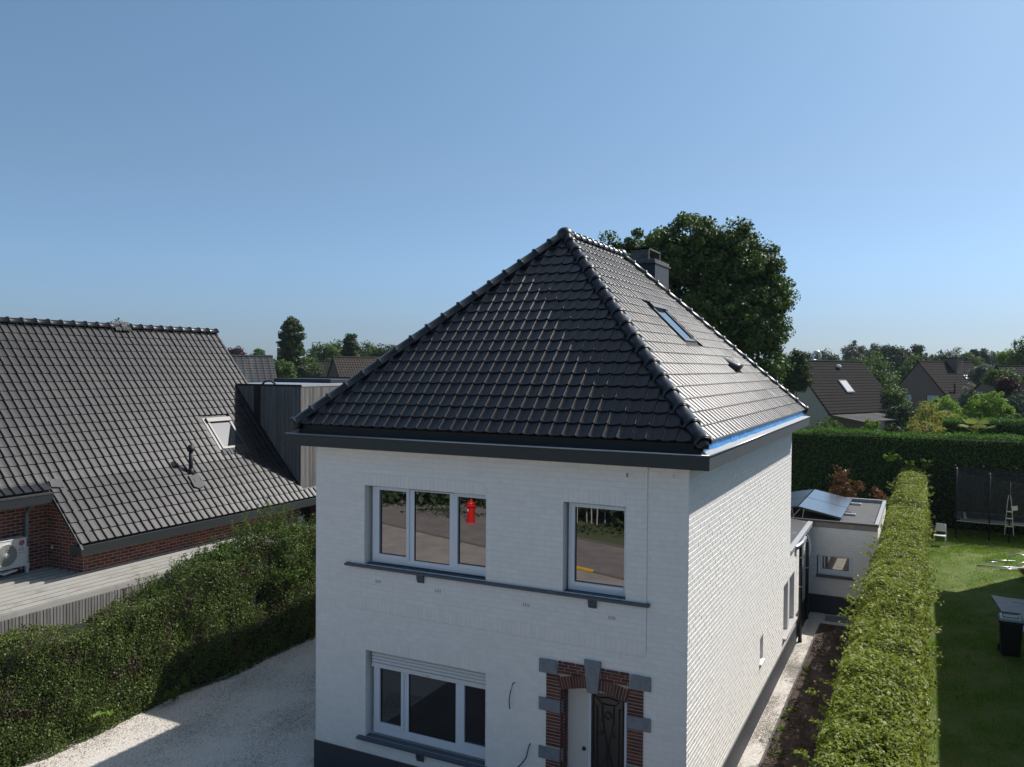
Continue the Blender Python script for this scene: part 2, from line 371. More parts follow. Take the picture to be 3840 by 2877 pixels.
def lay_bricks(items, owner, matname, nsingle, mname='brickwork'):
    """items: (frame, quad, n0, n1, jit, parent). The ones that show largest become single bricks, the rest one mesh"""
    def sc(it):
        q = it[1]; c_ = it[0] @ Vector(((q[0]+q[1])/2, (q[2]+q[3])/2, 0)); v = CAM-c_; n = it[0].to_3x3() @ Vector((0, 0, 1))
        p = c_-CAM; z = p.dot(_f)
        if z < .5: return 0
        x, y = abs(p.dot(_r)/z*F_PX), abs(p.dot(_u)/z*F_PX)
        if x > 1920 or y > 1438: return 0
        return (q[1]-q[0])*(q[3]-q[2])*max(v.normalized().dot(n), 0)/v.length**2
    items = sorted(items, key=sc, reverse=True)
    for it in items[:nsingle]:
        b = MB(); brick_box(b, it[0], it[1], it[2], it[3], it[4]); b.t = [0]*len(b.t); b.obj('brick', it[6] if len(it) > 6 else M[matname], it[5])
    rest = {}
    for it in items[nsingle:]:
        mm = it[6] if len(it) > 6 else M[matname]
        rest.setdefault(mm.name, (mm, MB())); brick_box(rest[mm.name][1], it[0], it[1], it[2], it[3], it[4])
    for mm, b in rest.values():
        if b.v: b.obj(mname, mm, owner, kind='stuff')
def tile_mesh_data(w_, l_, style):
    if style == 0: prof = [(0, .016), (.002, .028), (.007, .035), (.013, .036), (.019, .034), (.023, .025), (.025, .008), (.029, .013), (.035, .012), (.044, .004), (.060, .0), (.10, .003), (.14, .009), (.175, .0165), (w_-.004, .024), (w_, .022)]
    else: prof = [(0, .006), (.003, .026), (.011, .036), (.024, .036), (.032, .026), (.035, .004), (.046, .001), (.11, .0), (.17, .001), (w_-.004, .006), (w_, .006)]
    tlow, k = (.024 if style == 0 else .019), len(prof); V = []; f = []
    def strip(rows):
        o = len(V)
        for v, dn, sc_ in rows:
            for u, n in prof: V.append((u, v, n*sc_+dn))
        for r_ in range(len(rows)-1): f.extend((o+r_*k+i, o+r_*k+i+1, o+(r_+1)*k+i+1, o+(r_+1)*k+i) for i in range(k-1))
    strip([(.0, tlow-.024, .7), (.0, tlow-.005, 1)])                    # lower edge
    strip([(.0, tlow-.005, 1), (.0045, tlow, 1)])                       # its narrow rounded arris
    strip([(.0045, tlow, 1), (l_*.5, tlow*.5, 1), (l_+.012, .0, 1)])    # the face
    return V, f
def clip_poly_mesh(V, f, lines):
    """keep the part with a*u+b*v+c>=0 for each line"""
    import bmesh
    bm = bmesh.new(); vv = [bm.verts.new(p) for p in V]
    for q in f: bm.faces.new([vv[i] for i in q])
    for a, b, c in lines:
        ln = math.hypot(a, b)
        bmesh.ops.bisect_plane(bm, geom=bm.verts[:]+bm.edges[:]+bm.faces[:], plane_co=(-a*c/ln**2, -b*c/ln**2, 0), plane_no=(a/ln, b/ln, 0), clear_inner=True)
    bm.verts.ensure_lookup_table(); bm.verts.index_update()
    o = ([tuple(v.co) for v in bm.verts], [tuple(v.index for v in q.verts) for q in bm.faces]); bm.free(); return o
def lay_tiles(fr, u0, u1, v0, v1, lines, tw, tl, style, roof, owner, matname, holes=(), acc=None):
    V, f = tile_mesh_data(tw, tl, style)
    ncol = int(round((u1-u0)/tw)); nrow = int(math.ceil((v1-v0)/tl-.02))
    for j in range(nrow):
        for i in range(ncol):
            u, v = u0+i*tw, v0+j*tl
            cs = [(u, v), (u+tw, v), (u, v+tl), (u+tw, v+tl)]
            vals = [[a*x+b*y+c for x, y in cs] for a, b, c in lines]
            if any(max(q) <= .01 for q in vals): continue
            cl = []
            for (a, b, c), q in zip(lines, vals):
                if min(q) < 0: cl.append((a, b, c+a*u+b*v))
            if v+tl+.012 > v1: cl.append((0, -1, v1-v))
            cu, cv = u+tw/2, v+tl/2
            if any(h[0] < cu < h[1] and h[2] < cv < h[3] for h in holes): continue
            mw = fr @ Matrix.Translation((u, v, random.uniform(-.0015, .0015))) @ Matrix.Rotation(random.uniform(-.004, .004), 4, 'X') @ Matrix.Rotation(random.uniform(-.006, .006), 4, 'Y')
            acc.append((mw, cl, V, f, style))
def build_tiles(acc, roof, owner, matname, nsingle):
    def sc(it):
        p = it[0] @ Vector((.1, .12, 0))-CAM; z = p.dot(_f)
        if z < .5: return 0
        x, y = p.dot(_r)/z*F_PX, p.dot(_u)/z*F_PX
        if abs(x) > 1920 or abs(y) > 1438: return 0
        n = it[0].to_3x3() @ Vector((0, 0, 1)); return max(-p.normalized().dot(n), 0)/p.length**2
    acc = sorted(acc, key=sc, reverse=True); share = {}; rest = MB()
    for k, (mw, cl, V, f, style) in enumerate(acc):
        if cl: VV, ff = clip_poly_mesh(V, f, cl)
        else: VV, ff = V, f
        if not ff: continue
        if k < nsingle:
            if not cl:
                if style not in share:
                    b = MB(); b.add(V, f); share[style] = b.mesh('roof_tile', M[matname], True)
                me = share[style]
            else:
                b = MB(); b.add(VV, ff); me = b.mesh('roof_tile', M[matname], True)
            inst('roof_tile', me, roof, mw)
        else: rest.add([mw @ Vector(p) for p in VV], ff, random.random())
    o = rest.obj('tiling', M[matname], owner, smooth=True, kind='stuff')
def cap_mesh(r_, l_, collar=.024, arc=math.pi*1.04, seg=12, shiftz=0, matname='tile'):
    """half round hip / ridge tile along +x from 0..l with a raised collar at the low end"""
    b = MB(); prof = [(0.0, r_+collar*.3), (.008, r_+collar), (.03, r_+collar*1.1), (.046, r_+collar*.5), (.052, r_+.001), (l_*.96, r_-.006), (l_+.03, r_-.008)]
    V = []
    for x, rr in prof:
        for j in range(seg+1):
            q = -arc/2+arc*j/seg; V.append((x, rr*math.sin(q), rr*math.cos(q)+shiftz))
    k = seg+1
    b.add(V, [(i*k+j, (i+1)*k+j, (i+1)*k+j+1, i*k+j+1) for i in range(len(prof)-1) for j in range(seg)]+[tuple(range(k))[::-1]])
    return b.mesh('ridge_tile', M[matname], True)
def caps(p0, p1, r_, step, parent, name='hip_tile', matname='tile', lift=.0):
    p0, p1 = Vector(p0), Vector(p1); d = p1-p0; n = max(1, round(d.length/step)); st = d.length/n; x = d.normalized()
    z = (Vector((0, 0, 1))-x*x.z).normalized(); y = z.cross(x); me = cap_mesh(r_, st, matname=matname)
    for i in range(n):
        mw = Matrix.Identity(4); o = p0+x*st*i+z*(lift+random.uniform(-.002, .002))
        for k in range(3): mw[k][0], mw[k][1], mw[k][2], mw[k][3] = x[k], y[k], z[k], o[k]
        inst(name, me, parent, mw)

def window(parent, fr, u0, u1, v0, v1, cells, name='window', depth=-.10, fw=.055, glass='glass', fmat='pvc', sash=()):
    """cells: (u0,u1,v0,v1) glazed areas; the frame is built round them, with proud sash mouldings"""
    wdw = holder(name, parent)
    b = MB(); T = lambda u, v, n: fr @ Vector((u, v, n))
    def fbox(a, c, d, e, n0, n1): b.hexa([T(a, d, n0), T(c, d, n0), T(c, e, n0), T(a, e, n0)], [T(a, d, n1), T(c, d, n1), T(c, e, n1), T(a, e, n1)])
    us = sorted(cells); prev = u0
    for c_ in us:
        fbox(prev, c_[0], v0, v1, depth-.06, depth); prev = c_[1]
        fbox(c_[0], c_[1], v0, c_[2], depth-.06, depth); fbox(c_[0], c_[1], c_[3], v1, depth-.06, depth)
    fbox(prev, u1, v0, v1, depth-.06, depth)
    b.obj('frame', M[fmat], wdw)
    for k in sash:
        a, c, d, e = us[k]; s = MB(); w_ = fw; P = []
        for (a0, c0, d0, e0) in ((a-w_, a, d-w_, e+w_), (c, c+w_, d-w_, e+w_), (a, c, d-w_, d), (a, c, e, e+w_)):
            s.hexa([T(a0, d0, depth+.001), T(c0, d0, depth+.001), T(c0, e0, depth+.001), T(a0, e0, depth+.001)], [T(a0+.002, d0+.002, depth+.022), T(c0-.002, d0+.002, depth+.022), T(c0-.002, e0-.002, depth+.022), T(a0+.002, e0-.002, depth+.022)])
        s.obj('sash', M[fmat], wdw)
    for a, c, d, e in us:
        g = MB(); g.hexa([T(a, d, depth-.045), T(c, d, depth-.045), T(c, e, depth-.045), T(a, e, depth-.045)], [T(a, d, depth-.025), T(c, d, depth-.025), T(c, e, depth-.025), T(a, e, depth-.025)])
        g.obj('pane', M[glass], wdw)
        g = MB(); s = .008
        for q in ((a, a+s, d, e), (c-s, c, d, e), (a, c, d, d+s), (a, c, e-s, e)):
            g.hexa([T(q[0], q[2], depth-.024), T(q[1], q[2], depth-.024), T(q[1], q[3], depth-.024), T(q[0], q[3], depth-.024)], [T(q[0], q[2], depth-.012), T(q[1], q[2], depth-.012), T(q[1], q[3], depth-.012), T(q[0], q[3], depth-.012)])
        g.obj('gasket', M['black'], wdw)
    return wdw

# ------------------------------------------------------------------ ground and setting
def sheet(name, x0, x1, y0, y1, z, m, nx=1, ny=1, amp=0, fq=1.0, poly=None):
    b = MB()
    if poly: b.quad(*[(x, y, z) for x, y in poly])
    else:
        for j in range(ny+1):
            for i in range(nx+1):
                x, y = x0+(x1-x0)*i/nx, y0+(y1-y0)*j/ny
                h = amp*(math.sin(x*fq*1.7+y*fq*.6)+math.sin(y*fq*1.1-x*fq*.8+1.3)*.7+random.uniform(-.8, .8))
                b.v.append((x, y, z+h))
        b.f = [(j*(nx+1)+i, j*(nx+1)+i+1, (j+1)*(nx+1)+i+1, (j+1)*(nx+1)+i) for j in range(ny) for i in range(nx)]; b.t = [0]*len(b.f)
    return b.obj(name, M[m], kind='structure', smooth=True)
sheet('ground', -1600, 1600, -1500, 1900, -.06, 'field')
gd = sheet('gravel_drive', -11.9, -6.5, -12.9, 18, 0.0, 'gravelbase', 30, 120, .003, 2.0)
sheet('gravel_yard', -.02, 1.95, 12.84, 14.2, 0.004, 'gravelbase', 20, 14, .003, 2.0)
sheet('rear_yard', -6.5, -.1, 9, 18, -.01, 'gravelbase', 4, 4)
sheet('front_yard', -6.55, 2.2, -6.0, -.03, .010, 'asphalt', 60, 60, .003, 4.0)
sheet('forecourt', -6.5, 20, -13.5, -6.0, .006, 'forecourt')
sheet('verge_strip', -60, -11.9, -20, -5, -.01, 'paving')
gp = sheet('gravel_path', -.02, .37, -4, 14.0, .012, 'gravelbase', 8, 120, .003, 3.0)
sheet('soil_bed', .40, 1.95, -6, 12.83, .02, 'soil', 40, 400, .010, 5.0)
sheet('lawn', 1.9, 16, -10, 30.4, .008, 'grassbase', 60, 160, .006, 1.5)
sheet('back_garden_lawn', -30, 30, 31, 60, -.02, 'grassbase', 10, 10, .01)
b = MB(); b.box(.365, .40, -6, 12.83, -.03, .045); b.box(.40, 1.9, 12.80, 12.835, -.03, .045)
b.obj('path_kerb', M['concrete'], kind='structure')
# street behind the camera, seen in the window panes
def sl(x, off): return -16.6+.33*(x+12.3)+off
sheet('pavement', 0, 0, 0, 0, .012, 'paving', poly=[(-60, sl(-60, .0)), (30, sl(30, .0)), (30, sl(30, 3.6)), (-60, sl(-60, 3.6))])
sheet('road', 0, 0, 0, 0, .016, 'asphalt', poly=[(-60, sl(-60, -4.1)), (30, sl(30, -4.1)), (30, sl(30, -.15)), (-60, sl(-60, -.15))])
sheet('side_road', 0, 0, 0, 0, .020, 'asphalt', poly=[(-24, -27), (-12.5, -27), (-12.5, -20.3), (-17.2, -19.6), (-24, -23)])
b = MB()
for i in range(70):
    x = -45+i; b.hexa([(x, sl(x, -.15), 0), (x+.985, sl(x+.985, -.15), 0), (x+.985, sl(x+.985, 0), 0), (x, sl(x, 0), 0)], [(x, sl(x, -.15), .07), (x+.985, sl(x+.985, -.15), .07), (x+.985, sl(x+.985, 0), .07), (x, sl(x, 0), .07)])
b.obj('kerb', M['kerb'], kind='structure')
b = MB()
for i in range(16):
    x = -12+i*1.2; b.hexa([(x, sl(x, -4.2), 0), (x+1.18, sl(x+1.18, -4.2), 0), (x+1.18, sl(x+1.18, -4.1), 0), (x, sl(x, -4.1), 0)], [(x, sl(x, -4.2), .07), (x+1.18, sl(x+1.18, -4.2), .07), (x+1.18, sl(x+1.18, -4.1), .07), (x, sl(x, -4.1), .07)])
b.obj('far_kerb', M['kerb'], kind='structure')
b = MB(); x = -8.6
b.hexa([(x, sl(x, -.17), .03), (x+1.35, sl(x+1.35, -.17), .03), (x+1.35, sl(x+1.35, .02), .03), (x, sl(x, .02), .03)], [(x, sl(x, -.17), .082), (x+1.35, sl(x+1.35, -.17), .082), (x+1.35, sl(x+1.35, .02), .082), (x, sl(x, .02), .082)])
b.obj('kerb_marking', M['yellow'], kind='structure')

# ------------------------------------------------------------------ the white house
W_, L_, OV, ZS, ZF, ZR, XR, YA, YB = 6.5765, 9.66, .364, 5.70, 5.90, 9.56, -3.288, 3.25, 6.44
H = thing('white_house', 'white painted brick house with black glazed hipped roof, in the middle', 'house', (-3.3, 4.8, 0))
front = frame((0, 0, 0), (1, 0, 0), (0, 0, 1))       # u = x, v = z, n = -y
side = frame((0, 0, 0), (0, 1, 0), (0, 0, 1))        # u = y, v = z, n = +x
WIN1 = (-5.52, -3.19, 3.72, 5.06); WIN2 = (-1.88, -.90, 3.70, 5.07); WIN3 = (-5.50, -3.19, .79, 2.26)
DOOR = (-1.91, -.86, -.1, 2.31)
SURR = (-2.14, -.62, -.1, 2.66)
SW1 = (8.71, 10.42, .76, 1.96); SW2 = (5.68, 6.02, 1.14, 1.62)
fw_ = holder('wall', H, 'front wall of shaded white painted brick')
b = wall_skin(front, -W_, 0, .50, 5.75, [WIN1, WIN2, WIN3, (-1.91, -.86, .5, 2.31)], .26); b.obj('mortar', M['wpaint2'], fw_)
sw_ = holder('wall', H, 'sunlit side wall of white painted brick')
b = wall_skin(side, 0, 10.80, .50, 2.62, [SW1, SW2], .20); b.obj('mortar', M['wpaint2'], sw_)
b = wall_skin(side, 0, L_, 2.62, 5.75, [], .2); b.obj('mortar', M['wpaint2'], sw_)
# plinth, proud of the bricks
pl = MB(); pl.box(-W_-.02, -2.0, -.022, .1, -.05, .50); pl.box(-.80, .022, -.022, .1, -.05, .50); pl.box(.0, .022, .1, 10.82, -.05, .50)
pl.box(-W_-.02, -W_+.1, .1, L_, -.05, .50)
pl.obj('plinth', M['plinth'], H)
# unseen back and left walls, floor slabs
b = MB(); b.box(-W_, -W_+.25, .001, L_, .5, 5.75); b.box(-W_, -.001, L_-.25, L_, .5, 5.75); b.box(-W_+.3, -.3, .3, L_-.3, 2.7, 2.85)
b.box(-W_+.25, -.29, .30, .34, .3, 5.7); b.box(-.30, -.26, .34, L_-.3, .3, 5.7)
b.obj('wall_core', M['wpaint2'], H)
items = []
PAN = (-5.81, -.585, 2.95, 5.74)       # the slightly proud panel of the upper storey
hol = [WIN1, WIN2, WIN3, SURR]
for q in courses(-W_, 0, .51, 5.74, hol+[PAN], gap=.006, hg=.002, soldiers=[(-5.50, -3.19, 2.26, 2.47)]): items.append((front, q, 0, .004, .0008, fw_))
for q in courses(PAN[0], PAN[1], PAN[2]+.21, PAN[3], hol, gap=.006, hg=.002, soldiers=[(-5.52, -3.19, 5.06, 5.26), (-1.88, -.90, 5.07, 5.27)]): items.append((front, q, 0, .020, .0010, fw_))
for q in courses(PAN[0], PAN[1], PAN[2], PAN[2]+.21, soldiers=[(PAN[0], PAN[1], PAN[2], PAN[2]+.21)], gap=.004): items.append((front, q, 0, .020, .0006, fw_))
b = MB(); b.v = []
for (a, c, d, e) in ((PAN[0]+.003, WIN1[0], PAN[2]+.003, PAN[3]-.003), (WIN1[1], WIN2[0], PAN[2]+.003, PAN[3]-.003), (WIN2[1], PAN[1]-.003, PAN[2]+.003, PAN[3]-.003),
                     (WIN1[0], WIN1[1], PAN[2]+.003, WIN1[2]), (WIN1[0], WIN1[1], WIN1[3], PAN[3]-.003), (WIN2[0], WIN2[1], PAN[2]+.003, WIN2[2]), (WIN2[0], WIN2[1], WIN2[3], PAN[3]-.003)):
    b.box(a, c, -.0170, -.001, d, e)
b.obj('wall_panel', M['wpaint2'], H)
sit = []
for q in courses(0, 10.80, .51, 2.62, [SW1, SW2]): sit.append((side, q, 0, .006, .0016, sw_))
for q in courses(0, L_, .51+.081*26, 5.74, []): sit.append((side, q, 0, .006, .0016, sw_))
# brick coloured door surround: red bricks, stone quoins
red = MB(); red.box(SURR[0]+.003, DOOR[0], -.012, -.001, 0, 2.66); red.box(DOOR[1], SURR[1]-.003, -.012, -.001, 0, 2.66); red.box(DOOR[0], DOOR[1], -.012, -.001, 2.50, 2.66)
# lintel backing with arched soffit
ds = holder('door_surround', H, 'dark red brick door surround with blue stone quoins')
for i in range(12):
    t0, t1 = i/12, (i+1)/12; zz = lambda t: 2.24+.10*math.sin(math.pi*t)
    x0, x1 = DOOR[0]+(DOOR[1]-DOOR[0])*t0, DOOR[0]+(DOOR[1]-DOOR[0])*t1
    red.hexa([(x0, -.012, zz(t0)), (x1, -.012, zz(t1)), (x1, -.001, zz(t1)), (x0, -.001, zz(t0))], [(x0, -.012, 2.50), (x1, -.012, 2.50), (x1, -.001, 2.50), (x0, -.001, 2.50)])
    red.hexa([(x0, -.001, zz(t0)), (x1, -.001, zz(t1)), (x1, .26, zz(t1)), (x0, .26, zz(t0))], [(x0, -.001, 2.6), (x1, -.001, 2.6), (x1, .26, 2.6), (x0, .26, 2.6)])
# reveals of the door: a stepped brick jamb
red.box(DOOR[0]-.05, DOOR[0]-.001, .0, .26, 0, 2.6); red.box(DOOR[1]+.001, DOOR[1]+.05, .0, .26, 0, 2.6)
red.obj('mortar', M['beige_mortar'], ds)
redit = []
QL = [(2.46, 2.67), (1.885, 2.075), (1.15, 1.33), (.42, .60)]; QR = [(2.465, 2.665), (1.88, 2.07), (1.15, 1.34), (.42, .60)]
g = .010
z = .05; k = 0
while z < 2.44:
    ze = z+.050
    if not any(a < (z+ze)/2 < c for a, c in QL): redit.append((front, (SURR[0], DOOR[0]-.002, z+g, ze), .012, .020, .002, ds, M['redbrick']))
    if not any(a < (z+ze)/2 < c for a, c in QR): redit.append((front, (DOOR[1]+.002, SURR[1], z+g, ze), .012, .020, .002, ds, M['redbrick']))
    z = ze; k += 1
jam = frame((DOOR[0], 0, 0), (0, 1, 0), (0, 0, 1))    # left reveal, faces +x
z = .05
while z < 2.28:
    ze = z+.050
    redit.append((jam, (-.012, .085, z+g, ze), .0, .014, .002, ds, M['redbrick'])); z = ze
jam2 = frame((DOOR[0]+.028, 0, 0), (0, 1, 0), (0, 0, 1))
z = .05
while z < 2.28:
    ze = z+.050; redit.append((jam2, (.10, .175, z+g, ze), .0, .012, .002, ds, M['redbrick'])); z = ze
st = frame((0, .100, 0), (1, 0, 0), (0, 0, 1))
z = .05
while z < 2.28:
    ze = z+.050; redit.append((st, (DOOR[0]+.014, DOOR[0]+.040, z+g, ze), .0, .004, .001, ds, M['redbrick'])); z = ze
for z0, a0 in ((2.487, 0), (2.535, .1), (2.583, .04), (2.631, .13)):     # the flat courses above the arch
    for (x0, x1) in ((-1.955, -1.515), (-1.275, -.83)):
        u = x0-a0
        while u < x1-.02:
            a, c = max(u, x0), min(u+.21, x1); redit.append((front, (a+g/2, c-g/2, z0, z0+.041), .012, .020, .002, ds, M['redbrick'])); u += .21
lay_bricks(redit, H, 'redbrick', 120, 'brickwork')
# arch of upright bricks: fanned wedges
for side_, (xa, xb) in enumerate(((-1.905, -1.475), (-1.305, -.865))):
    nb = 10
    for i in range(nb):
        t0 = xa+(xb-xa)*i/nb; t1 = xa+(xb-xa)*(i+1)/nb
        fz = lambda x: 2.24+.10*math.sin(math.pi*(x-DOOR[0])/(DOOR[1]-DOOR[0]))
        def topx(x): return -1.385+(x+1.385)*1.10
        a0, a1 = t0+.0065, t1-.0065; b = MB(); tz = .225; y = -.022-random.uniform(0, .003)
        b.hexa([(a0, y, fz(a0)-.003), (a1, y, fz(a1)-.003), (a1, .10, fz(a1)-.003), (a0, .10, fz(a0)-.003)],
               [(topx(a0), y, fz(a0)+tz-.045), (topx(a1), y, fz(a1)+tz-.045), (topx(a1), .10, fz(a1)+tz-.045), (topx(a0), .10, fz(a0)+tz-.045)])
        b.obj('brick', M['redbrick'], ds)
for z0, z1 in QL[1:]:
    b = MB(); b.box(-2.255, DOOR[0]+.001, -.030, .0, z0, z1); b.box(DOOR[0]-.04, DOOR[0]+.018, .0, .095, z0, z1); b.obj('quoin', M['stone'], ds)
for z0, z1 in QR[1:]:
    MB().box(DOOR[1]-.003, -.51, -.030, .02, z0, z1).obj('quoin', M['stone'], ds)
b = MB(); b.prism([(-2.255, -.032, 2.46), (-1.94, -.032, 2.46), (-1.985, -.032, 2.665), (-2.255, -.032, 2.665)], (0, .05, 0)); b.obj('quoin', M['stone'], ds)
b = MB(); b.prism([(-.835, -.032, 2.465), (-.51, -.032, 2.465), (-.51, -.032, 2.665), (-.79, -.032, 2.665)], (0, .05, 0)); b.obj('quoin', M['stone'], ds)
b = MB(); b.prism([(-1.475, -.045, 2.285), (-1.305, -.045, 2.295), (-1.262, -.045, 2.765), (-1.522, -.045, 2.765)], (0, .14, 0)); b.obj('keystone', M['stone'], ds)
# the front door
dr = holder('door', H, 'white front door with black iron grille over dark glass')
b = MB()
zA = lambda x: 2.20+.085*math.sin(math.pi*(x-DOOR[0])/(DOOR[1]-DOOR[0]))
def arched(b, x0, x1, y0, y1, z0, zf, n=10):
    for i in range(n):
        a, c = x0+(x1-x0)*i/n, x0+(x1-x0)*(i+1)/n
        b.hexa([(a, y0, z0), (c, y0, z0), (c, y1, z0), (a, y1, z0)], [(a, y0, zf(a)), (c, y0, zf(c)), (c, y1, zf(c)), (a, y1, zf(a))])
DG = (-1.49, -.965)
arched(b, DOOR[0]+.04, DG[0]-.035, .20, .25, .0, lambda x: zA(x)+.09); arched(b, DG[1]+.035, DOOR[1], .20, .25, .0, lambda x: zA(x)+.09, 4)
for i in range(8):
    a, c = DG[0]-.035+(DG[1]-DG[0]+.07)*i/8, DG[0]-.035+(DG[1]-DG[0]+.07)*(i+1)/8
    b.hexa([(a, .20, zA(a)-.01), (c, .20, zA(c)-.01), (c, .25, zA(c)-.01), (a, .25, zA(a)-.01)], [(a, .20, zA(a)+.09), (c, .20, zA(c)+.09), (c, .25, zA(c)+.09), (a, .25, zA(a)+.09)])
b.box(DG[0]-.035, DG[1]+.035, .20, .25, .0, .55); b.obj('door_leaf', mat('door_paint', (.62, .59, .55), .4), dr)
b = MB()
for x0, x1, f_ in ((DG[0]-.035, DG[0]-.018, .175), (DG[0]-.018, DG[0], .185), (DG[1], DG[1]+.018, .185), (DG[1]+.018, DG[1]+.035, .175)):
    arched(b, x0, x1, f_, .20, .52, lambda x: zA(x)-.012 if x0 in (DG[0]-.035,) or x1 == DG[1]+.035 else zA(x)-.03, 1)
for i in range(10):
    a, c = DG[0]-.018+(DG[1]-DG[0]+.036)*i/10, DG[0]-.018+(DG[1]-DG[0]+.036)*(i+1)/10
    b.hexa([(a, .18, zA(a)-.035), (c, .18, zA(c)-.035), (c, .2, zA(c)-.035), (a, .2, zA(a)-.035)], [(a, .18, zA(a)-.010), (c, .18, zA(c)-.010), (c, .2, zA(c)-.010), (a, .2, zA(a)-.010)])
b.obj('glazing_bead', M['pvc'], dr)
b = MB(); arched(b, DG[0], DG[1], .215, .225, .52, lambda x: zA(x)-.03); b.obj('pane', glassmat('door_glass', .04, (.012, .013, .013), .3), dr)
# wrought iron grille
b = MB(); y = .195; r_ = .007; cx = (DG[0]+DG[1])/2
def rod(*p, r=r_): b.tube([(x, y, z) for x, z in p], r, 6)
def curl(cx_, cz_, rr, a0, a1, n=14, shrink=.35):
    P = []
    for i in range(n+1):
        a = a0+(a1-a0)*i/n; q = rr*(1-(1-shrink)*i/n); P.append((cx_+q*math.cos(a), cz_+q*math.sin(a)))
    return P
rod((DG[0]+.03, .55), (DG[0]+.03, 2.16)); rod((DG[1]-.03, .55), (DG[1]-.03, 2.16))
rod((DG[0]+.09, .55), (DG[0]+.09, 2.02), (DG[0]+.035, 2.02)); rod((DG[1]-.09, .55), (DG[1]-.09, 2.02), (DG[1]-.035, 2.02))
rod((DG[0]+.03, 2.18), (cx-.10, 2.06), (cx+.10, 2.06), (DG[1]-.03, 2.18)); rod((DG[0]+.10, 2.14), (cx, 2.165), (DG[1]-.10, 2.14))
rod((cx-.095, 2.06), (cx-.085, 1.85), (cx-.045, 1.60), (cx, 1.38)); rod((cx+.095, 2.06), (cx+.085, 1.85), (cx+.045, 1.60), (cx, 1.38))
rod(*curl(cx, 1.90, .052, 0, 2*math.pi, 16, 1.0)); rod((cx, 1.38), (cx, .55))
for s in (-1, 1):
    P = curl(cx+s*.115, 1.62, .045, math.pi/2 if s < 0 else math.pi/2, math.pi/2+s*4.6, 14); rod(*P, r=.006)
    P = curl(cx+s*.105, 1.82, .032, math.pi/2, math.pi/2+s*4.6, 12); rod(*P, r=.006)
    rod((cx+s*.01, 1.38), (cx+s*.05, 1.22), (cx+s*.12, 1.05), (cx+s*.16, .85), (cx+s*.14, .7))
    P = curl(cx+s*.09, .92, .05, -math.pi/2, -math.pi/2-s*4.8, 14); rod(*P, r=.006)
b.obj('grille', M['blackm'], dr)
b = MB(); b.lathe([(.001, 0), (.026, 0), (.03, .012), (.026, .03), (.001, .034)], (0, 0, 0), 16)
b.v = [(x-1.60, -z+.20, yy+1.335) for x, yy, z in b.v]; b.obj('knob', M['black'], dr, smooth=True)
# windows
fr_ = front
window(H, front, -5.44, -3.19, 3.755, 5.045, [(-5.29, -4.745, 3.905, 4.985), (-4.60, -3.92, 3.855, 5.01), (-3.76, -3.20, 3.905, 4.985)], depth=-.10, sash=(0, 2))
b = MB(); b.box(-5.50, -3.19, -.001+.10, .16, 5.03, 5.065); b.obj('blind_slot', M['blackm'], H)
window(H, front, -1.84, -.90, 3.74, 5.07, [(-1.735, -.96, 3.87, 4.99)], depth=-.10, sash=(0,))
wl = window(H, front, -5.42, -3.19, .83, 2.27, [(-5.28, -4.85, 1.03, 2.08), (-4.71, -3.80, .97, 2.08), (-3.63, -3.19, 1.03, 2.08)], depth=-.12, sash=(0, 2), glass='glasslow')
sh = holder('roller_shutter', H, 'half lowered white roller shutter')
b = MB(); b.box(-5.425, -3.191, .075, .092, 1.97, 2.04); b.obj('bottom_rail', M['white'], sh)
for i in range(4):
    z = 2.043+i*.056; b = MB()
    b.prism([(-5.425, .092, z), (-5.425, .079, z+.008), (-5.425, .074, z+.026), (-5.425, .079, z+.045), (-5.425, .092, z+.053)], (2.234, 0, 0)); b.obj('slat', M['white'], sh)
b = MB(); b.box(-4.33, -4.27, .070, .076, 1.985, 2.0); b.obj('sticker', M['yellow'], sh)
# sills and corbels, vents, cables
def sill(x0, x1, z, joints, nm='sill', th=.048, pr=.085):
    xs = [x0]+joints+[x1]
    for a, c in zip(xs, xs[1:]):
        b = MB(); b.hexa([(a+.0015, -pr, z-th), (c-.0015, -pr, z-th), (c-.0015, .11, z-th), (a+.0015, .11, z-th)], [(a+.0015, -pr, z-.012), (c-.0015, -pr, z-.012), (c-.0015, .11, z+.014), (a+.0015, .11, z+.014)])
        b.obj(nm, M['sillstone'], H, bevel=.004)
sill(-5.90, -.535, 3.722, [-4.30, -3.14, -2.40, -1.90]); sill(-5.64, -3.05, .79, [-4.40])
for x, z in ((-4.385, 3.674), (-1.40, 3.674), (-4.38, .742)):
    b = MB(); b.prism([(x-.062, -.075, z), (x-.062, -.001, z), (x-.062, -.001, z-.13), (x-.062, -.035, z-.13), (x-.062, -.065, z-.06)], (.124, 0, 0)); b.obj('corbel', M['sillstone'], H)
    b = MB(); b.box(x-.02, x+.02, -.079, -.074, z-.04, z-.015); b.obj('corbel_notch', M['black'], H)
for x, z in ((-5.23, 3.46), (-4.06, 3.45), (-2.48, 3.44), (-1.10, 3.44)):
    b = MB()
    for i in range(4): b.box(x-.050+i*.030, x-.043+i*.030, -.0235, -.015, z-.022, z+.022)
    b.obj('weep_vent', M['black'], H)
b = MB(); b.box(-.895, -.885, -.035, -.02, 5.50, 5.56); b.obj('wall_hole', M['black'], H)
b = MB(); b.tube([(-2.68, -.005, 2.21), (-2.685, -.05, 2.20), (-2.72, -.06, 2.08), (-2.745, -.055, 1.95), (-2.745, -.04, 1.80)], .0085, 8); b.obj('cable', M['blackm'], H, smooth=True)
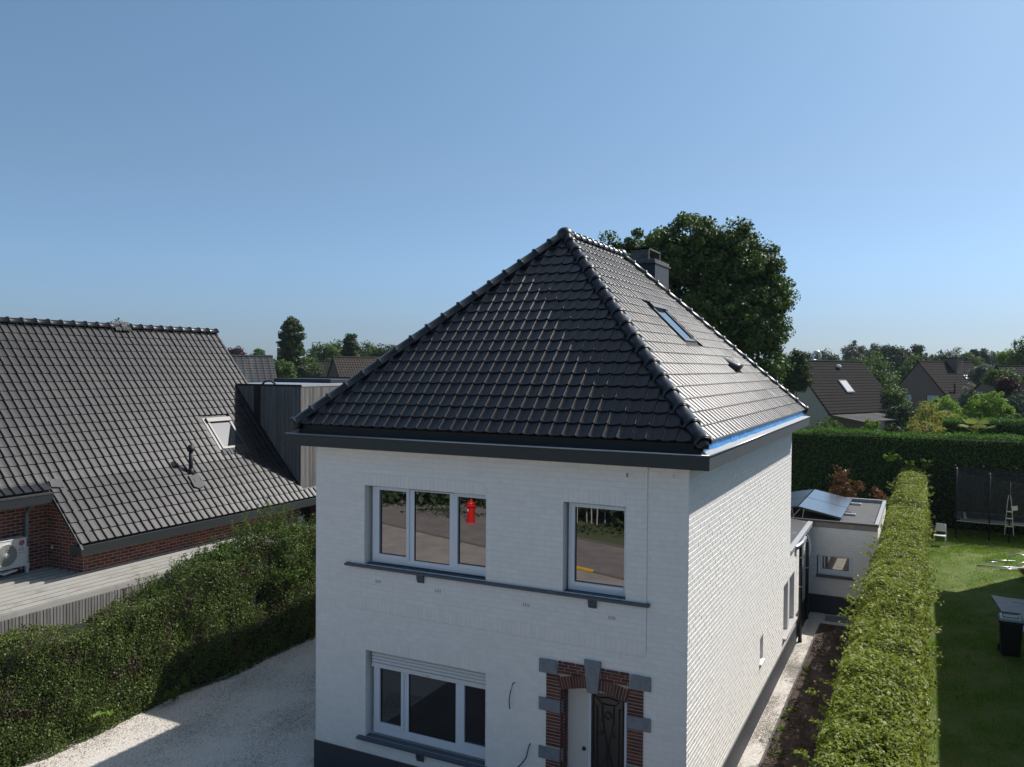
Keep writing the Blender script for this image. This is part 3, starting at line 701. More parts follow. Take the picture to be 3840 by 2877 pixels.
b = MB(); b.tube([(-2.40, -.005, 1.315), (-2.405, -.045, 1.30), (-2.44, -.07, 1.12), (-2.52, -.08, 1.0), (-2.62, -.08, .90), (-2.66, -.06, .70)], .0095, 8); b.obj('cable', mat('dark_blue_cable', (.01, .015, .05), .4), H, smooth=True)
b = MB(); b.tube([(-.215, .0, 5.56), (-.215, -.045, 5.56), (-.215, -.05, 5.53)], .012, 8); b.obj('wall_hook', M['wpaint'], H)
# side wall windows
window(H, side, 8.71, 10.42, .80, 1.96, [(8.80, 9.50, .90, 1.90), (9.62, 10.36, .90, 1.90)], depth=-.14)
b = MB(); b.hexa([(-.14, 8.64, .72), (.075, 8.64, .72), (.075, 10.62, .72), (-.14, 10.62, .72)], [(-.14, 8.64, .795), (.075, 8.64, .765), (.075, 10.62, .765), (-.14, 10.62, .795)]); b.obj('sill', mat('pale_sill', (.42, .40, .40), .6, var=.05), H, bevel=.003)
window(H, side, 5.68, 6.02, 1.14, 1.62, [(5.73, 5.97, 1.19, 1.57)], depth=-.10, fw=.03)
b = MB(); b.hexa([(-.1, 5.64, 1.09), (.05, 5.64, 1.09), (.05, 6.06, 1.09), (-.1, 6.06, 1.09)], [(-.1, 5.64, 1.14), (.05, 5.64, 1.125), (.05, 6.06, 1.125), (-.1, 6.06, 1.14)]); b.obj('sill', M['white'], H)

# eaves: soffit, fascia boards, gutter, blue underlay
X0, X1, Y0, Y1 = -W_-OV, OV, -OV, L_+.33
b = MB(); b.box(X0+.02, X1-.02, Y0+.02, Y1-.02, 5.715, 5.73); b.obj('soffit', M['wpaint2'], H)
xs = [X0, -4.03, -2.96, X1]
for a, c in zip(xs, xs[1:]): MB().box(a+(.0012 if a != X0 else 0), c-(.0012 if c != X1 else 0), Y0-.0, Y0+.018, ZS, ZF-.012).obj('fascia_board', M['fascia'], H)
ys = [Y0+.019, 3.4, 6.9, Y1]
for a, c in zip(ys, ys[1:]): MB().box(X1-.018, X1, a+.0012, c-.0012, ZS, ZF-.012).obj('fascia_board', mat('side_fascia', (.075, .083, .09), .5, var=.05) if 'side_fascia' not in bpy.data.materials else bpy.data.materials['side_fascia'], H)
MB().box(X0, X0+.018, Y0+.019, Y1, ZS, ZF-.012).obj('fascia_board', M['fascia'], H)
MB().box(X0+.019, X1-.019, Y1-.018, Y1, ZS, ZF-.012).obj('fascia_board', M['fascia'], H)
b = MB(); b.tube([(X0-.002, Y0+.004, ZF), (X1+.004, Y0+.004, ZF)], .0125, 8); b.obj('gutter_rim', M['zinc'], H, smooth=True)
b = MB(); b.tube([(X1+.004, Y0, ZF), (X1+.004, Y1, ZF)], .0125, 8); b.obj('gutter_rim', M['zinc'], H, smooth=True)
b = MB(); b.tube([(X0, Y0, ZF), (X0, Y1, ZF)], .0125, 8); b.obj('gutter_rim', M['zinc'], H, smooth=True)
ins = .115
b = MB(); b.hexa([(X1-.14, Y0+.02, 5.735), (X1-.02, Y0+.02, 5.735), (X1-.02, Y1, 5.735), (X1-.14, Y1, 5.735)], [(X1-.14, Y0+.14, 5.945), (X1-.006, Y0+.006, 5.905), (X1-.006, Y1, 5.905), (X1-.14, Y1-.13, 5.945)])
b.obj('gutter_lining', M['zincflat'], H); b = MB(); b.hexa([(X0, Y0+.02, 5.735), (X0+.13, Y0+.02, 5.735), (X0+.13, Y1, 5.735), (X0, Y1, 5.735)], [(X0+.006, Y0+.006, 5.905), (X0+.14, Y0+.14, 5.945), (X0+.14, Y1-.13, 5.945), (X0+.006, Y1, 5.905)])
b.obj('gutter_lining', M['zincflat'], H)
b = MB(); b.hexa([(X0+.15, Y0+.02, 5.735), (X1-.15, Y0+.02, 5.735), (X1-.15, Y0+.14, 5.735), (X0+.15, Y0+.14, 5.735)], [(X0+.02, Y0+.016, 5.80), (X1-.02, Y0+.016, 5.80), (X1-.145, Y0+.14, 5.84), (X0+.145, Y0+.14, 5.84)]); b.obj('gutter_lining', M['blackm'], H)  # front lining coloured black for the shade in the trough; other sides grey
MB().box(X0+.16, X1-.16, Y0+ins+.056, Y0+ins+.07, 5.80, 6.04).obj('eave_shade_board', M['blackm'], H)  # black board filling the front eave gap, standing in for its shade
b = MB(); n_ = 60
pts = []
for i in range(n_+1):
    y = Y0+ins+(Y1-Y0-2*ins)*i/n_; pts.append((y, random.uniform(-.006, .012)))
for (y, a), (y2, a2) in zip(pts, pts[1:]):
    b.quad((X1-ins+a+.008, y, 5.925+random.uniform(-.004, .004)), (X1-ins+a2+.008, y2, 5.925), (X1-ins-.02, y2, 6.06), (X1-ins-.02, y, 6.06))
b.obj('underlay', M['bluefoil'], H)
# roof planes
ez = 6.045; ei = .105
rf = MB()
e = [(X1-ei-.03, Y0+ei+.03, ez), (X1-ei-.03, Y1-ei-.03, ez), (X0+ei+.03, Y1-ei-.03, ez), (X0+ei+.03, Y0+ei+.03, ez)]
ra, rb = (XR, YA, ZR-.02), (XR, YB, ZR-.02); dz = .0
rf.quad(e[3], e[0], ra); rf.quad(e[0], e[1], rb, ra); rf.quad(e[1], e[2], rb); rf.quad(e[2], e[3], ra, rb); rf.quad(e[0], e[3], e[2], e[1])
roof = rf.obj('roof', M['blackm'], H)
cF = Vector((X1-ei, Y0+ei, ez)); cB = Vector((X1-ei, Y1-ei, ez)); cL = Vector((X0+ei, Y0+ei, ez)); cLB = Vector((X0+ei, Y1-ei, ez))
A1, A2 = Vector((XR, YA, ZR)), Vector((XR, YB, ZR))
acc = []
def plane_tiles(P0, P1, T0, T1, holes=(), tw=.21, tl=.255):
    """eave P0->P1 (left to right seen from outside), top T0,T1"""
    U = (P1-P0).normalized(); n = U.cross((T0-P0)).normalized(); V = n.cross(U)
    fr = frame(P0+n*.012, U, V); inv = fr.inverted(); t0, t1, p1 = inv @ T0, inv @ T1, inv @ P1
    l1 = (t0.y, -t0.x, 0.0); l1 = (l1[0], l1[1], 0.0)
    dx, dy = t1.x-p1.x, t1.y; l2 = (-dy, dx, dy*p1.x)
    lay_tiles(fr, -.02, p1.x+.1, 0, max(t0.y, t1.y), [l1, l2], tw, tl, 0, None, None, None, holes, acc)
    return fr
frF = plane_tiles(cL, cF, A1, A1)
frS = plane_tiles(cF, cB, A1, A2, holes=[(4.42, 5.58, 2.00, 3.30), (6.35, 6.92, 1.30, 1.62)])
frB = plane_tiles(cB, cLB, A2, A2)
frL = plane_tiles(cLB, cL, A2, A1)
build_tiles(acc, roof, H, 'tile', 300)
for q in (cF, cL): caps(q+Vector((0, 0, .005)), A1+Vector((0, 0, .03)), .108, .352, roof)
for q in (cB, cLB): caps(q+Vector((0, 0, .005)), A2+Vector((0, 0, .03)), .108, .352, roof)
caps(A2+Vector((0, 0, .03)), A1+Vector((0, 0, .03)), .10, .33, roof, 'ridge_tile')
for q in (A1, A2):
    b = MB(); b.lathe([(.150, -.10), (.165, -.03), (.160, .03), (.14, .085), (.10, .13), (.05, .155), (.001, .162)], (q.x, q.y, q.z+.02), 24); b.obj('ridge_ball', M['tile'], roof, smooth=True)
for q, sx, sy in ((cF, 1, -1), (cL, -1, -1), (cB, 1, 1)):
    b = MB(); b.lathe([(.098, -.06), (.10, .0), (.09, .05), (.06, .085), (.001, .10)], (q.x-sx*.03, q.y-sy*.03, q.z-.005), 16); b.obj('hip_end', M['tile'], roof, smooth=True)
# roof window on the sunny slope
def roofwin(parent, fr, u0, u1, v0, v1, glass, up=.06, apron=.14, lab=None):
    rw = holder('roof_window', parent, lab); T = lambda u, v, n: fr @ Vector((u, v, n)); b = MB()
    def fb(b, a, c, d, e, n0, n1): b.hexa([T(a, d, n0), T(c, d, n0), T(c, e, n0), T(a, e, n0)], [T(a, d, n1), T(c, d, n1), T(c, e, n1), T(a, e, n1)])
    f_ = .07; fb(b, u0, u0+f_, v0, v1, 0, up); fb(b, u1-f_, u1, v0, v1, 0, up); fb(b, u0+f_, u1-f_, v0, v0+f_, 0, up-.01)
    b.obj('frame', M['fascia'] if glass == 'glassup' else M['lead'], rw)
    b = MB(); fb(b, u0-.005, u1+.005, v1-.13, v1+.01, up*.3, up+.03); b.obj('hood', M['fascia'] if glass == 'glassup' else M['lead'], rw)
    b = MB(); fb(b, u0+f_, u1-f_, v0+f_, v1-.13, up-.03, up-.02); b.obj('pane', M[glass], rw)
    b = MB(); n = 14
    for i in range(n): 
        a, c = u0-.05+(u1-u0+.1)*i/n, u0-.05+(u1-u0+.1)*(i+1)/n; h = .012 if i % 2 else .028
        fb(b, a, c, v0-apron, v0-.001, -.004, h)
    b.obj('flashing', M['lead'], rw)
    for e0, e1 in ((u0-.10, u0-.001), (u1+.001, u1+.10)): b = MB(); fb(b, e0, e1, v0-.02, v1+.05, -.004, .024); b.obj('flashing', M['fascia'], rw)
    return rw
roofwin(H, frS, 4.56, 5.44, 2.15, 3.18, 'glassup', lab='narrow roof window on the sunlit slope')
# vent hood tile
b = MB(); T = lambda u, v, n: frS @ Vector((u, v, n)); prof = []
for (v, hw, hh) in ((1.33, .20, .20), (1.40, .20, .19), (1.60, .17, .11), (1.85, .12, .02)):
    prof.append([T(6.64+hw*math.cos(a), v, .0+hh*math.sin(a)) for a in [math.pi*k/10 for k in range(11)]])
k = 11; V = [p for q in prof for p in q]
b.add(V, [(i*k+j, i*k+j+1, (i+1)*k+j+1, (i+1)*k+j) for i in range(3) for j in range(10)]+[tuple(range(11))[::-1]])
b.obj('vent_hood', M['black'], H, smooth=True)
b = MB(); b.hexa([T(6.42, 1.12, -.002), T(6.86, 1.12, -.002), T(6.86, 1.36, -.002), T(6.42, 1.36, -.002)], [T(6.44, 1.14, .012), T(6.84, 1.14, .012), T(6.84, 1.36, .02), T(6.42, 1.36, .02)]); b.obj('vent_apron', M['lead'], H)
# chimney on the rear slope
ch = holder('chimney', H, 'dark slate clad chimney with an open concrete cowl')
MB().box(-3.42, -2.80, 7.48, 8.62, 7.0, 9.52).obj('stack', M['slate'], ch)
MB().box(-3.50, -2.775, 7.42, 8.72, 9.52, 9.55).obj('cap', M['concrete'], ch)
MB().box(-3.47, -2.80, 7.46, 8.66, 9.55, 9.625).obj('cap_slab', M['concrete'], ch, bevel=.008)
b = MB(); b.box(-3.42, -2.98, 7.56, 7.61, 9.625, 9.90); b.box(-3.42, -2.98, 8.45, 8.50, 9.625, 9.85)
b.hexa([(-3.42, 7.56, 9.865), (-2.98, 7.56, 9.865), (-2.98, 8.50, 9.865), (-3.42, 8.50, 9.865)], [(-3.42, 7.56, 9.90), (-2.98, 7.56, 9.90), (-2.98, 8.50, 9.90), (-3.42, 8.50, 9.90)])
b.obj('cowl', M['concrete'], ch)
items += sit
lay_bricks([it for it in items], H, 'wpaint', 160, 'brickwork')
# side wing on the far left of the house, hidden behind it: its shadow crosses the drive
wg = holder('side_wing', H)
MB().box(-8.72, -W_-.001, 4.90, L_, .0, 5.35).obj('wall', M['wpaint2'], wg)
MB().box(-8.80, -W_-.02, 4.84, L_+.02, 5.35, 5.45).obj('roof', M['blackm'], wg)

# ------------------------------------------------------------------ low rear buildings of the white house
AN = thing('annex', 'low white brick annex with flat roof and small window behind the house', 'annex', (0, 16, 0))
awl = holder('wall', AN)
afr = frame((0, 13.97, 0), (1, 0, 0), (0, 0, 1))
AW = (.14, 1.12, 1.10, 1.72)
b = wall_skin(afr, -2.4, 1.74, .54, 2.66, [AW], .2); b.obj('mortar', M['wpaint2'], awl)
asf = frame((1.74, 13.97, 0), (0, 1, 0), (0, 0, 1)); b = wall_skin(asf, 0, 4.85, .54, 2.66, [], .2); b.obj('mortar', M['wpaint2'], awl)
b = MB(); b.box(-2.4, -2.38, 13.98, 18.8, 0, 2.6); b.box(-2.4, 1.73, 18.79, 18.81, 0, 2.6); b.obj('rear_wall', M['wpaint2'], AN)
b = MB(); b.box(-2.4, 1.76, 13.945, 14.05, -.05, .54); b.box(1.66, 1.76, 14.05, 18.8, -.05, .54); b.obj('plinth', M['plinth'], AN)
ait = [(afr, q, 0, .007, .0015, awl) for q in courses(-.1, 1.74, .55, 2.47, [AW])]+[(asf, q, 0, .008, .002, awl) for q in courses(0, 4.85, .55, 2.66)]
lay_bricks(ait, AN, 'wpaint', 150)
MB().box(-.0, 1.742, 13.955, 13.969, 2.50, 2.645).obj('render_band', mat('stained_render', (.34, .28, .23), .9, col2=(.26, .23, .20), vscale=5, bump=.3), AN)
window(AN, afr, .17, 1.12, 1.13, 1.70, [(.29, 1.0, 1.29, 1.65)], depth=-.05, glass='glassint')
MB().box(.12, 1.18, 13.90, 14.02, 1.065, 1.125).obj('sill', M['sillstone'], AN)
MB().box(-2.3, 1.66, 14.05, 18.72, 2.55, 2.60).obj('roof', M['roofing'], AN)
b = MB(); b.box(-2.4, 1.765, 13.94, 14.05, 2.645, 2.70); b.obj('roof_edge', mat('dark_roof_edge', (.07, .066, .063), .5, var=.1), AN)
b = MB(); b.box(1.66, 1.765, 14.051, 18.72, 2.60, 2.70); b.box(-2.4, 1.765, 18.721, 18.84, 2.60, 2.71); b.obj('roof_edge', M['zincflat'], AN)
# roof ballast trays and solar panels, east-west pairs
for i, (y0, y1) in enumerate(((14.30, 16.24), (16.27, 18.21))):
    for s, (xa, za, xb, zb) in enumerate(((-.43, 3.00, .76, 2.76), (-.47, 3.00, -1.66, 2.76))):
        row = ('front', 'rear')[i]; sd_ = ('right', 'left')[s]
        p = thing('solar_panel', {(0, 0): 'solar panel at front right of the group on the annex roof', (1, 0): 'solar panel at back right of the annex roof, dark smear near its middle', (0, 1): 'front left solar panel, partly hidden by the white house wall', (1, 1): 'back left solar panel beside the white house wall'}[(i, s)], 'solar panel', ((xa+xb)/2, (y0+y1)/2, 2.8), 'solar panels on the annex roof')
        b = MB(); n = Vector((za-zb, 0, abs(xb-xa))).normalized()*.035; n.x *= 1 if xb > xa else -1
        q = [Vector((xa, y0, za)), Vector((xb, y0, zb)), Vector((xb, y1, zb)), Vector((xa, y1, za))]
        if xb < xa: q = q[::-1]
        b.hexa([v-n for v in q], q); b.obj('frame', M['black'], p)
        b = MB(); c_ = sum(q, Vector())/4; qq = [c_+(v-c_)*.985+n*.03 for v in q]; b.hexa([v-n*.5 for v in qq], [v+n*.0 for v in qq]); b.obj('glass', M['solar'], p)
    for s in (1, -1):
        xr_ = -.45; xe_ = .76 if s > 0 else -1.66
        t = thing('panel_support', 'white triangular bracket under the %s solar panel, %s row' % (('right' if s > 0 else 'left'), ('front', 'rear')[i]), 'support', (xr_, y0, 2.6), 'brackets under the solar panels')
        b = MB(); y = y0+.08
        b.tube([(xr_+s*.12, y, 2.62), (xr_+s*.17, y, 2.92)], .016, 6); b.obj('strut', M['alu'], t)
        b = MB(); b.tube([(xr_+s*.17, y, 2.92), (xe_+s*.05, y, 2.70)], .016, 6); b.obj('rail', M['alu'], t)
        b = MB(); b.tube([(xr_+s*.12, y, 2.62), (xe_+s*.12, y, 2.62)], .014, 6); b.obj('base_bar', M['alu'], t)
for i, y in enumerate((15.75, 17.95)):
    tag(MB().box(.70, 1.04, y, y+.13, 2.60, 2.665).obj('ballast_rail', M['alu'], bevel=.01), 'aluminium rail end sticking out beside the %s solar panel' % ('near right', 'far right')[i], 'rail', 'rail ends on the annex roof')
# link wing with sloping roof between house and annex
LK = thing('link_wing', 'low white wall and lean-to roof joining the house to the annex', 'extension', (0, 12, 0))
lw_ = holder('wall', LK); lf = frame((-.12, 10.80, 0), (0, 1, 0), (0, 0, 1))
wall_skin(lf, 0, 3.17, .50, 2.56, [], .1).obj('mortar', M['wpaint2'], lw_)
lay_bricks([(lf, q, 0, .008, .002, lw_) for q in courses(0, 3.17, .51, 2.56)], LK, 'wpaint', 120)
MB().box(-.2, -.10, 10.80, 13.95, -.05, .50).obj('plinth', M['plinth'], LK)
b = MB(); b.hexa([(-3.2, 9.67, 2.86), (-.10, 9.67, 2.56), (-.10, 13.94, 2.60), (-3.2, 13.94, 2.90)], [(-3.2, 9.67, 2.90), (-.10, 9.67, 2.60), (-.10, 13.94, 2.64), (-3.2, 13.94, 2.94)]); b.obj('roof', mat('lean_to_roof', (.065, .06, .058), .45, stain=(.22, .20, .18), stscale=1.3, stlo=.55, sthi=.75, stretch=(3, .6, 1)), LK)
b = MB(); b.hexa([(-.10, 9.70, 2.50), (.02, 9.70, 2.50), (.02, 13.94, 2.53), (-.10, 13.94, 2.53)], [(-.10, 9.70, 2.625), (.03, 9.70, 2.615), (.03, 13.94, 2.65), (-.10, 13.94, 2.66)]); b.obj('gutter', M['zincflat'], LK)
b = MB(); b.tube([(-.12, 10.42, 2.55), (.03, 10.52, 2.55), (.10, 10.95, 2.58), (.11, 11.5, 2.62)], .065, 12); b.obj('gutter_end', M['zinc'], LK, smooth=True)
for (x, y, top) in ((.085, 10.98, 2.56), (-.03, 13.2, 2.50)):
    dp = holder('downpipe', LK)
    b = MB(); b.tube([(x, y, 0), (x, y, top)], .048, 12); b.obj('pipe', M['black'], dp, smooth=True)
    for z in (.55, 1.45, 2.2):
        b = MB(); b.tube([(x, y, z), (x, y, z+.025)], .055, 12); b.obj('bracket', M['alu'] if z > .6 else M['black'], dp)
    b = MB(); b.tube([(x, y, -.01), (x, y, .06)], .062, 12, .05); b.obj('shoe', M['black'], dp)
b = MB(); b.tube([(-.03, 13.22, 2.50), (-.10, 13.22, 2.56)], .05, 10); b.obj('pipe_elbow', M['black'], LK)
b = MB(); b.tube([(-.08, 12.9, 2.5), (.0, 12.95, 2.42), (.06, 13.05, 2.2), (.06, 13.1, 1.95), (.03, 13.12, 1.8)], .012, 6); b.obj('cable', M['white'], LK, smooth=True)
tag(MB().box(.45, 1.25, 13.25, 13.62, 0, .06).obj('stone_slab', M['stone'], bevel=.01), 'grey stone slab lying on gravel before the annex wall', 'slab')

# ------------------------------------------------------------------ the neighbour on the left
N = thing('neighbour_house', 'red brick house with dark glossy tiled roof at left', 'house', (-17, 2, 0))
XE, ZE, XK, ZK, XN, ZN, YV0, YB_, YV1 = -13.35, 3.17, -14.50, 4.42, -17.62, 8.12, .36, 7.70, 8.25
XW, XW2 = -13.66, -14.90       # wall planes: lower part and main part
nacc = []; ysta = -2.8
Ur = Vector((0, 1, 0))
Vu = Vector((XN-XK, 0, ZN-ZK)); Vl = Vector((XK-XE, 0, ZK-ZE))
b = MB(); d = .03
b.quad((XE-.02, YV0+.02, ZE-d), (XE-.02, 9.4, ZE-d), (XK, 9.4, ZK-d), (XK, YV0+.02, ZK-d)); b.quad((XK, ysta, ZK-d), (XK, YV1, ZK-d), (XN, YV1, ZN-d), (XN, ysta, ZN-d))
b.quad((XN, ysta, ZN-d), (XN, YV1, ZN-d), (XN-5, YV1, ZN-5.9), (XN-5, ysta, ZN-5.9))
nroof = b.obj('roof', M['blackm'], N)
tl = .262; lu, ll = Vu.length, Vl.length
frU = frame((XK, ysta, ZK), Ur, Vu); frLw = frame((XE, YV0, ZE), Ur, Vl)
# upper slope: rear part above the kink is cut by the clad box
hb = [(7.72-ysta, 20, -1, (6.45-ZK)/(ZN-ZK)*lu)]
nu = int(round((YV1-ysta)/.21)); 
hol_sk = [(5.70-ysta-.02, 6.60-ysta+.02, .33, 1.45)]
lay_tiles(frU, 0, YV1-ysta, 0.0, lu-.03, [(-1, 0, YV1-ysta)], .21, tl, 1, None, None, None, hb+hol_sk, nacc)
lay_tiles(frLw, 0, 9.0-YV0, 0.0, ll, [], .21, tl*ll/(tl*round(ll/tl)), 1, None, None, None, [(7.72-YV0, 20, .30, 9)], nacc)
# swept bottom course above the left gutter
frG = frame((XK+.20, ysta, ZK-.13), Ur, Vector((-1, 0, .72)))
lay_tiles(frG, 0, YV0-.0-ysta, 0, .27, [], .21, .262, 1, None, None, None, (), nacc)
build_tiles(nacc, nroof, N, 'ntile', 300)
caps((XN, YV1, ZN-.01), (XN, ysta, ZN-.01), .115, .36, nroof, 'ridge_tile', 'ntile')
b = MB(); b.v = []
for i in range(10):
    y = 4.45+i*.05; b.add([(XN+.18+random.uniform(-.02, .03), y, ZN-.10+random.uniform(0, .02)), (XN+.16, y+.06, ZN-.10), (XN+.02, y+.06, ZN+.16+random.uniform(-.02, .02)), (XN+.02, y, ZN+.16+random.uniform(-.02, .02))], [(0, 1, 2, 3)])
b.obj('ridge_flashing', M['lead'], nroof)
b = MB(); b.hexa([(XE+.1, YV0-.03, ZE-.1), (XE+.1, YV0+.015, ZE-.1), (XK, YV0+.015, ZK-.12), (XK, YV0-.03, ZK-.12)], [(XE+.02, YV0-.03, ZE+.01), (XE+.02, YV0+.015, ZE+.01), (XK, YV0+.015, ZK+.02), (XK, YV0-.03, ZK+.02)]); b.obj('verge_board', M['blackm'], N)
b = MB(); fl = frLw
def P3(u, v, n): return frLw @ Vector((u, v, n))
for i in range(14):
    v0_, v1_ = ll*i/14, ll*(i+1)/14; b.hexa([P3(.215+random.uniform(-.008, .008), v0_, .0), P3(.345+random.uniform(-.01, .01), v0_, .0), P3(.35, v1_, .0), P3(.215, v1_, .0)], [P3(.22, v0_, .036), P3(.34, v0_, .03), P3(.345, v1_, .03), P3(.22, v1_, .036)])
b.add([P3(.05, ll-.15, .045), P3(.34, ll-.2, .05), P3(.36, ll+.06, .05), P3(.06, ll+.05, .06)], [(0, 1, 2, 3)])
b.obj('valley_flashing', M['lead'], nroof)
# fascias and gutters
b = MB(); b.box(XE-.30, XE+.06, YV0-.02, YV0+.0, ZE-.24, ZE-.045); b.box(XE+.04, XE+.06, YV0+.0, 9.4, ZE-.24, ZE-.045); b.obj('fascia_board', M['fascia'], N)
MB().box(XE-.28, XE+.04, YV0+.0, 9.4, ZE-.10, ZE-.045).obj('gutter', M['lead'], N)
MB().box(XE-.30, XE+.04, YV0+.0, 9.4, ZE-.24, ZE-.22).obj('soffit', M['fascia'], N)
b = MB(); b.box(XK+.27, XK+.29, ysta, YV0-.02, ZK-.40, ZK-.19); b.box(-14.9, XK+.27, ysta, YV0-.02, ZK-.40, ZK-.38); b.obj('fascia_board', M['fascia'], N)
MB().box(XK+.02, XK+.30, ysta, YV0-.02, ZK-.21, ZK-.175).obj('gutter', M['lead'], N)
# walls
nw = holder('wall', N, 'red brick walls')
wf1 = frame((XW, .66, 0), (0, 1, 0), (0, 0, 1)); wf2 = frame((XW2, ysta, 0), (0, 1, 0), (0, 0, 1)); wf3 = frame((XW2, .66, 0), (1, 0, 0), (0, 0, 1))
wall_skin(wf1, 0, 9.0, .0, 2.95, [], .1).obj('mortar', M['nmortar'], nw)
wall_skin(wf2, 0, .66-ysta, .0, 4.1, [], .1).obj('mortar', M['nmortar'], nw)
b = MB(); b.quad((XW2, .66, 0), (XW, .66, 0), (XW, .66, 3.3), (XW2, .66, 4.55)); b.quad((XW2, .58, 3.9), (XW2, .66, 3.9), (XW2, .66, 4.5), (XW2, .58, 4.5)); b.obj('mortar', M['nmortar'], nw)
nit = [(wf1, q, 0, .004, .002, nw) for q in courses(0, 8.8, 2.0, 2.95, ch=.075, bl=.21, gap=.014, hg=.013)]
nit += [(wf2, q, 0, .004, .002, nw) for q in courses(0, .66-ysta, 2.15, 4.05, ch=.075, bl=.21, gap=.014, hg=.013)]
nit += [(wf3, q, 0, .004, .002, nw) for q in courses(0, XW-XW2, 2.15, 4.4, ch=.075, bl=.21, gap=.014, hg=.013, top=lambda v: (0, min(XW-XW2, (4.50-v)/1.08+.05)))]
lay_bricks(nit, N, 'nbrick', 300)
b = MB(); b.quad((-19, YV1-.12, 0), (-13.5, YV1-.12, 0), (-13.5, YV1-.12, 3.2), (XN, YV1-.12, ZN-.25), (-19, YV1-.12, ZN-1.8)); b.obj('gable_wall', M['nbrick'], N)
# downpipe
dp = holder('downpipe', N)
b = MB(); b.tube([(XW2+.07, .36, 4.03), (XW2+.07, .33, 3.95), (XW2+.07, .20, 3.83), (XW2+.07, .13, 3.74), (XW2+.07, .13, 2.45)], .042, 10); b.obj('pipe', mat('grey_pipe', (.26, .28, .30), .4), dp, smooth=True)
b = MB(); b.tube([(XW2+.07, .13, 3.0), (XW2+.07, .13, 3.02)], .047, 10); b.obj('bracket', M['alu'], dp)
MB().box(-14.74, -14.69, .636, .655, 2.88, 2.96).obj('socket', M['white'], N)
MB().box(XW+.011, XW+.03, 7.60, 7.80, 2.32, 2.58).obj('wall_vent', M['white'], N)
roofwin(N, frU, 5.72-ysta, 6.60-ysta, .36, 1.42, 'glassup', up=.05, apron=.20, lab='roof window in the glossy left roof')
# soil vent pipe through the roof
vp = holder('vent_pipe', N)
b = MB(); b.tube([(-14.31, 4.23, 4.1), (-14.31, 4.23, 4.80)], .055, 12); b.obj('pipe', M['blackm'], vp, smooth=True)
b = MB(); b.lathe([(.085, 0), (.095, .02), (.095, .10), (.075, .115), (.07, .15), (.04, .17), (.001, .175)], (-14.31, 4.23, 4.80), 14); b.obj('cap', M['blackm'], vp, smooth=True)
b = MB(); b.lathe([(.10, 0), (.085, .12), (.06, .20)], (-14.31, 4.23, 4.15), 14); b.obj('collar', M['blackm'], vp, smooth=True)
b = MB(); b.add([P3(3.68, .98, .05), P3(4.06, .98, .045), P3(4.02, 1.36, .045), P3(3.72, 1.36, .045), P3(3.80, .90, .05), P3(3.95, .93, .05)], [(0, 4, 5, 1, 2, 3)]); b.obj('flashing', M['lead'], vp)

# timber clad box behind it
B_ = thing('clad_extension', 'box extension clad in narrow vertical grey timber slats', 'extension', (-14.5, 10, 0))
XB = -13.62
MB().box(-18.2, XB-.03, YB_+.03, 13.5, 2.2, 6.40).obj('backing', M['backing'], B_)
sl_ = holder('cladding', B_)
x = XB-.004; k = 0; me_c = {}
def slat_box(x0, x1, y0, y1, z0, z1, mm, parent, nm='slat'):
    key = (round(x1-x0, 3), round(y1-y0, 3), round(z1-z0, 2), mm)
    if key not in me_c: me_c[key] = MB().box(-(x1-x0)/2, (x1-x0)/2, -(y1-y0)/2, (y1-y0)/2, -(z1-z0)/2, (z1-z0)/2).mesh(nm, M[mm])
    return inst(nm, me_c[key], parent, Matrix.Translation(((x0+x1)/2, (y0+y1)/2, (z0+z1)/2)))
while x > -16.9:
    slat_box(x-.040, x, YB_, YB_+.029, 3.45 if x > -14.0 else 3.55+(-14.0-x)*.9, 6.44, 'slatdark', sl_); x -= .060
y = YB_+.03
while y < 12.8:
    slat_box(XB-.028, XB+.001, y, y+.038, 3.2, 6.44, 'slat', sl_); y += .060
b = MB(); b.box(-18.2, XB+.012, YB_-.012, YB_+.02, 6.44, 6.50); b.obj('coping', M['blackm'], B_)
MB().box(XB-.02, XB+.014, YB_+.0205, 13.5, 6.44, 6.50).obj('coping', M['zincflat'], B_)
MB().box(-18.1, XB-.03, YB_+.025, 13.4, 6.41, 6.46).obj('roof', M['roofgrey'], B_)
b = MB(); b.box(-18.5, -11.9, 13.42, 13.50, 6.3, 6.66); b.obj('upstand', M['blackm'], B_)
MB().box(-18.3, -15.7, 11.6, 12.9, 6.46, 6.60).obj('roof_light', M['blackm'], B_, bevel=.02)
MB().box(-15.41, -15.21, YB_-.07, YB_-.001, 4.9, 6.45).obj('downpipe', M['blackm'], B_)
b = MB(); b.tube([(-15.2, YB_+.05, 6.48), (-15.1, YB_+.1, 6.58), (-14.95, YB_+.15, 6.60), (-14.8, YB_+.2, 6.50)], .03, 8); b.obj('hose', M['blackm'], B_)

# carport with corrugated roof and slatted side
K = thing('carport', 'carport with cream corrugated roof between the hedge and left house', 'carport', (-13, 2, 0))
b = MB(); xs_ = []; x = -12.24
prof = [(0, 0), (.10, .0), (.115, .055), (.175, .055), (.19, 0), (.26, .0)]
while x > -15.3:
    xs_.append(x); x -= .26
for i, x in enumerate(xs_):
    if x < XW2-.05: continue
    y1 = 7.2 if x > XW+.05 else .64
    P0 = [(x-dx, -4.2, 2.405+dz+(-12.24-x)*.010) for dx, dz in prof]; P1 = [(p[0], y1, p[2]) for p in P0]; k = len(prof)
    b.add(P0+P1, [(j, j+1, k+j+1, k+j) for j in range(k-1)])
b.obj('corrugated_sheet', M['corr'], K)
for i_, x_ in enumerate(xs_):
    if x_ > XW2-.05: MB().box(x_-.100, x_-.086, -4.2, 7.1 if x_ > XW+.05 else .62, 2.404+(-12.24-x_)*.010, 2.410+(-12.24-x_)*.010).obj('rib_shade_strip', M['blackm'], K)  # black strip laid along each rib foot in place of shade
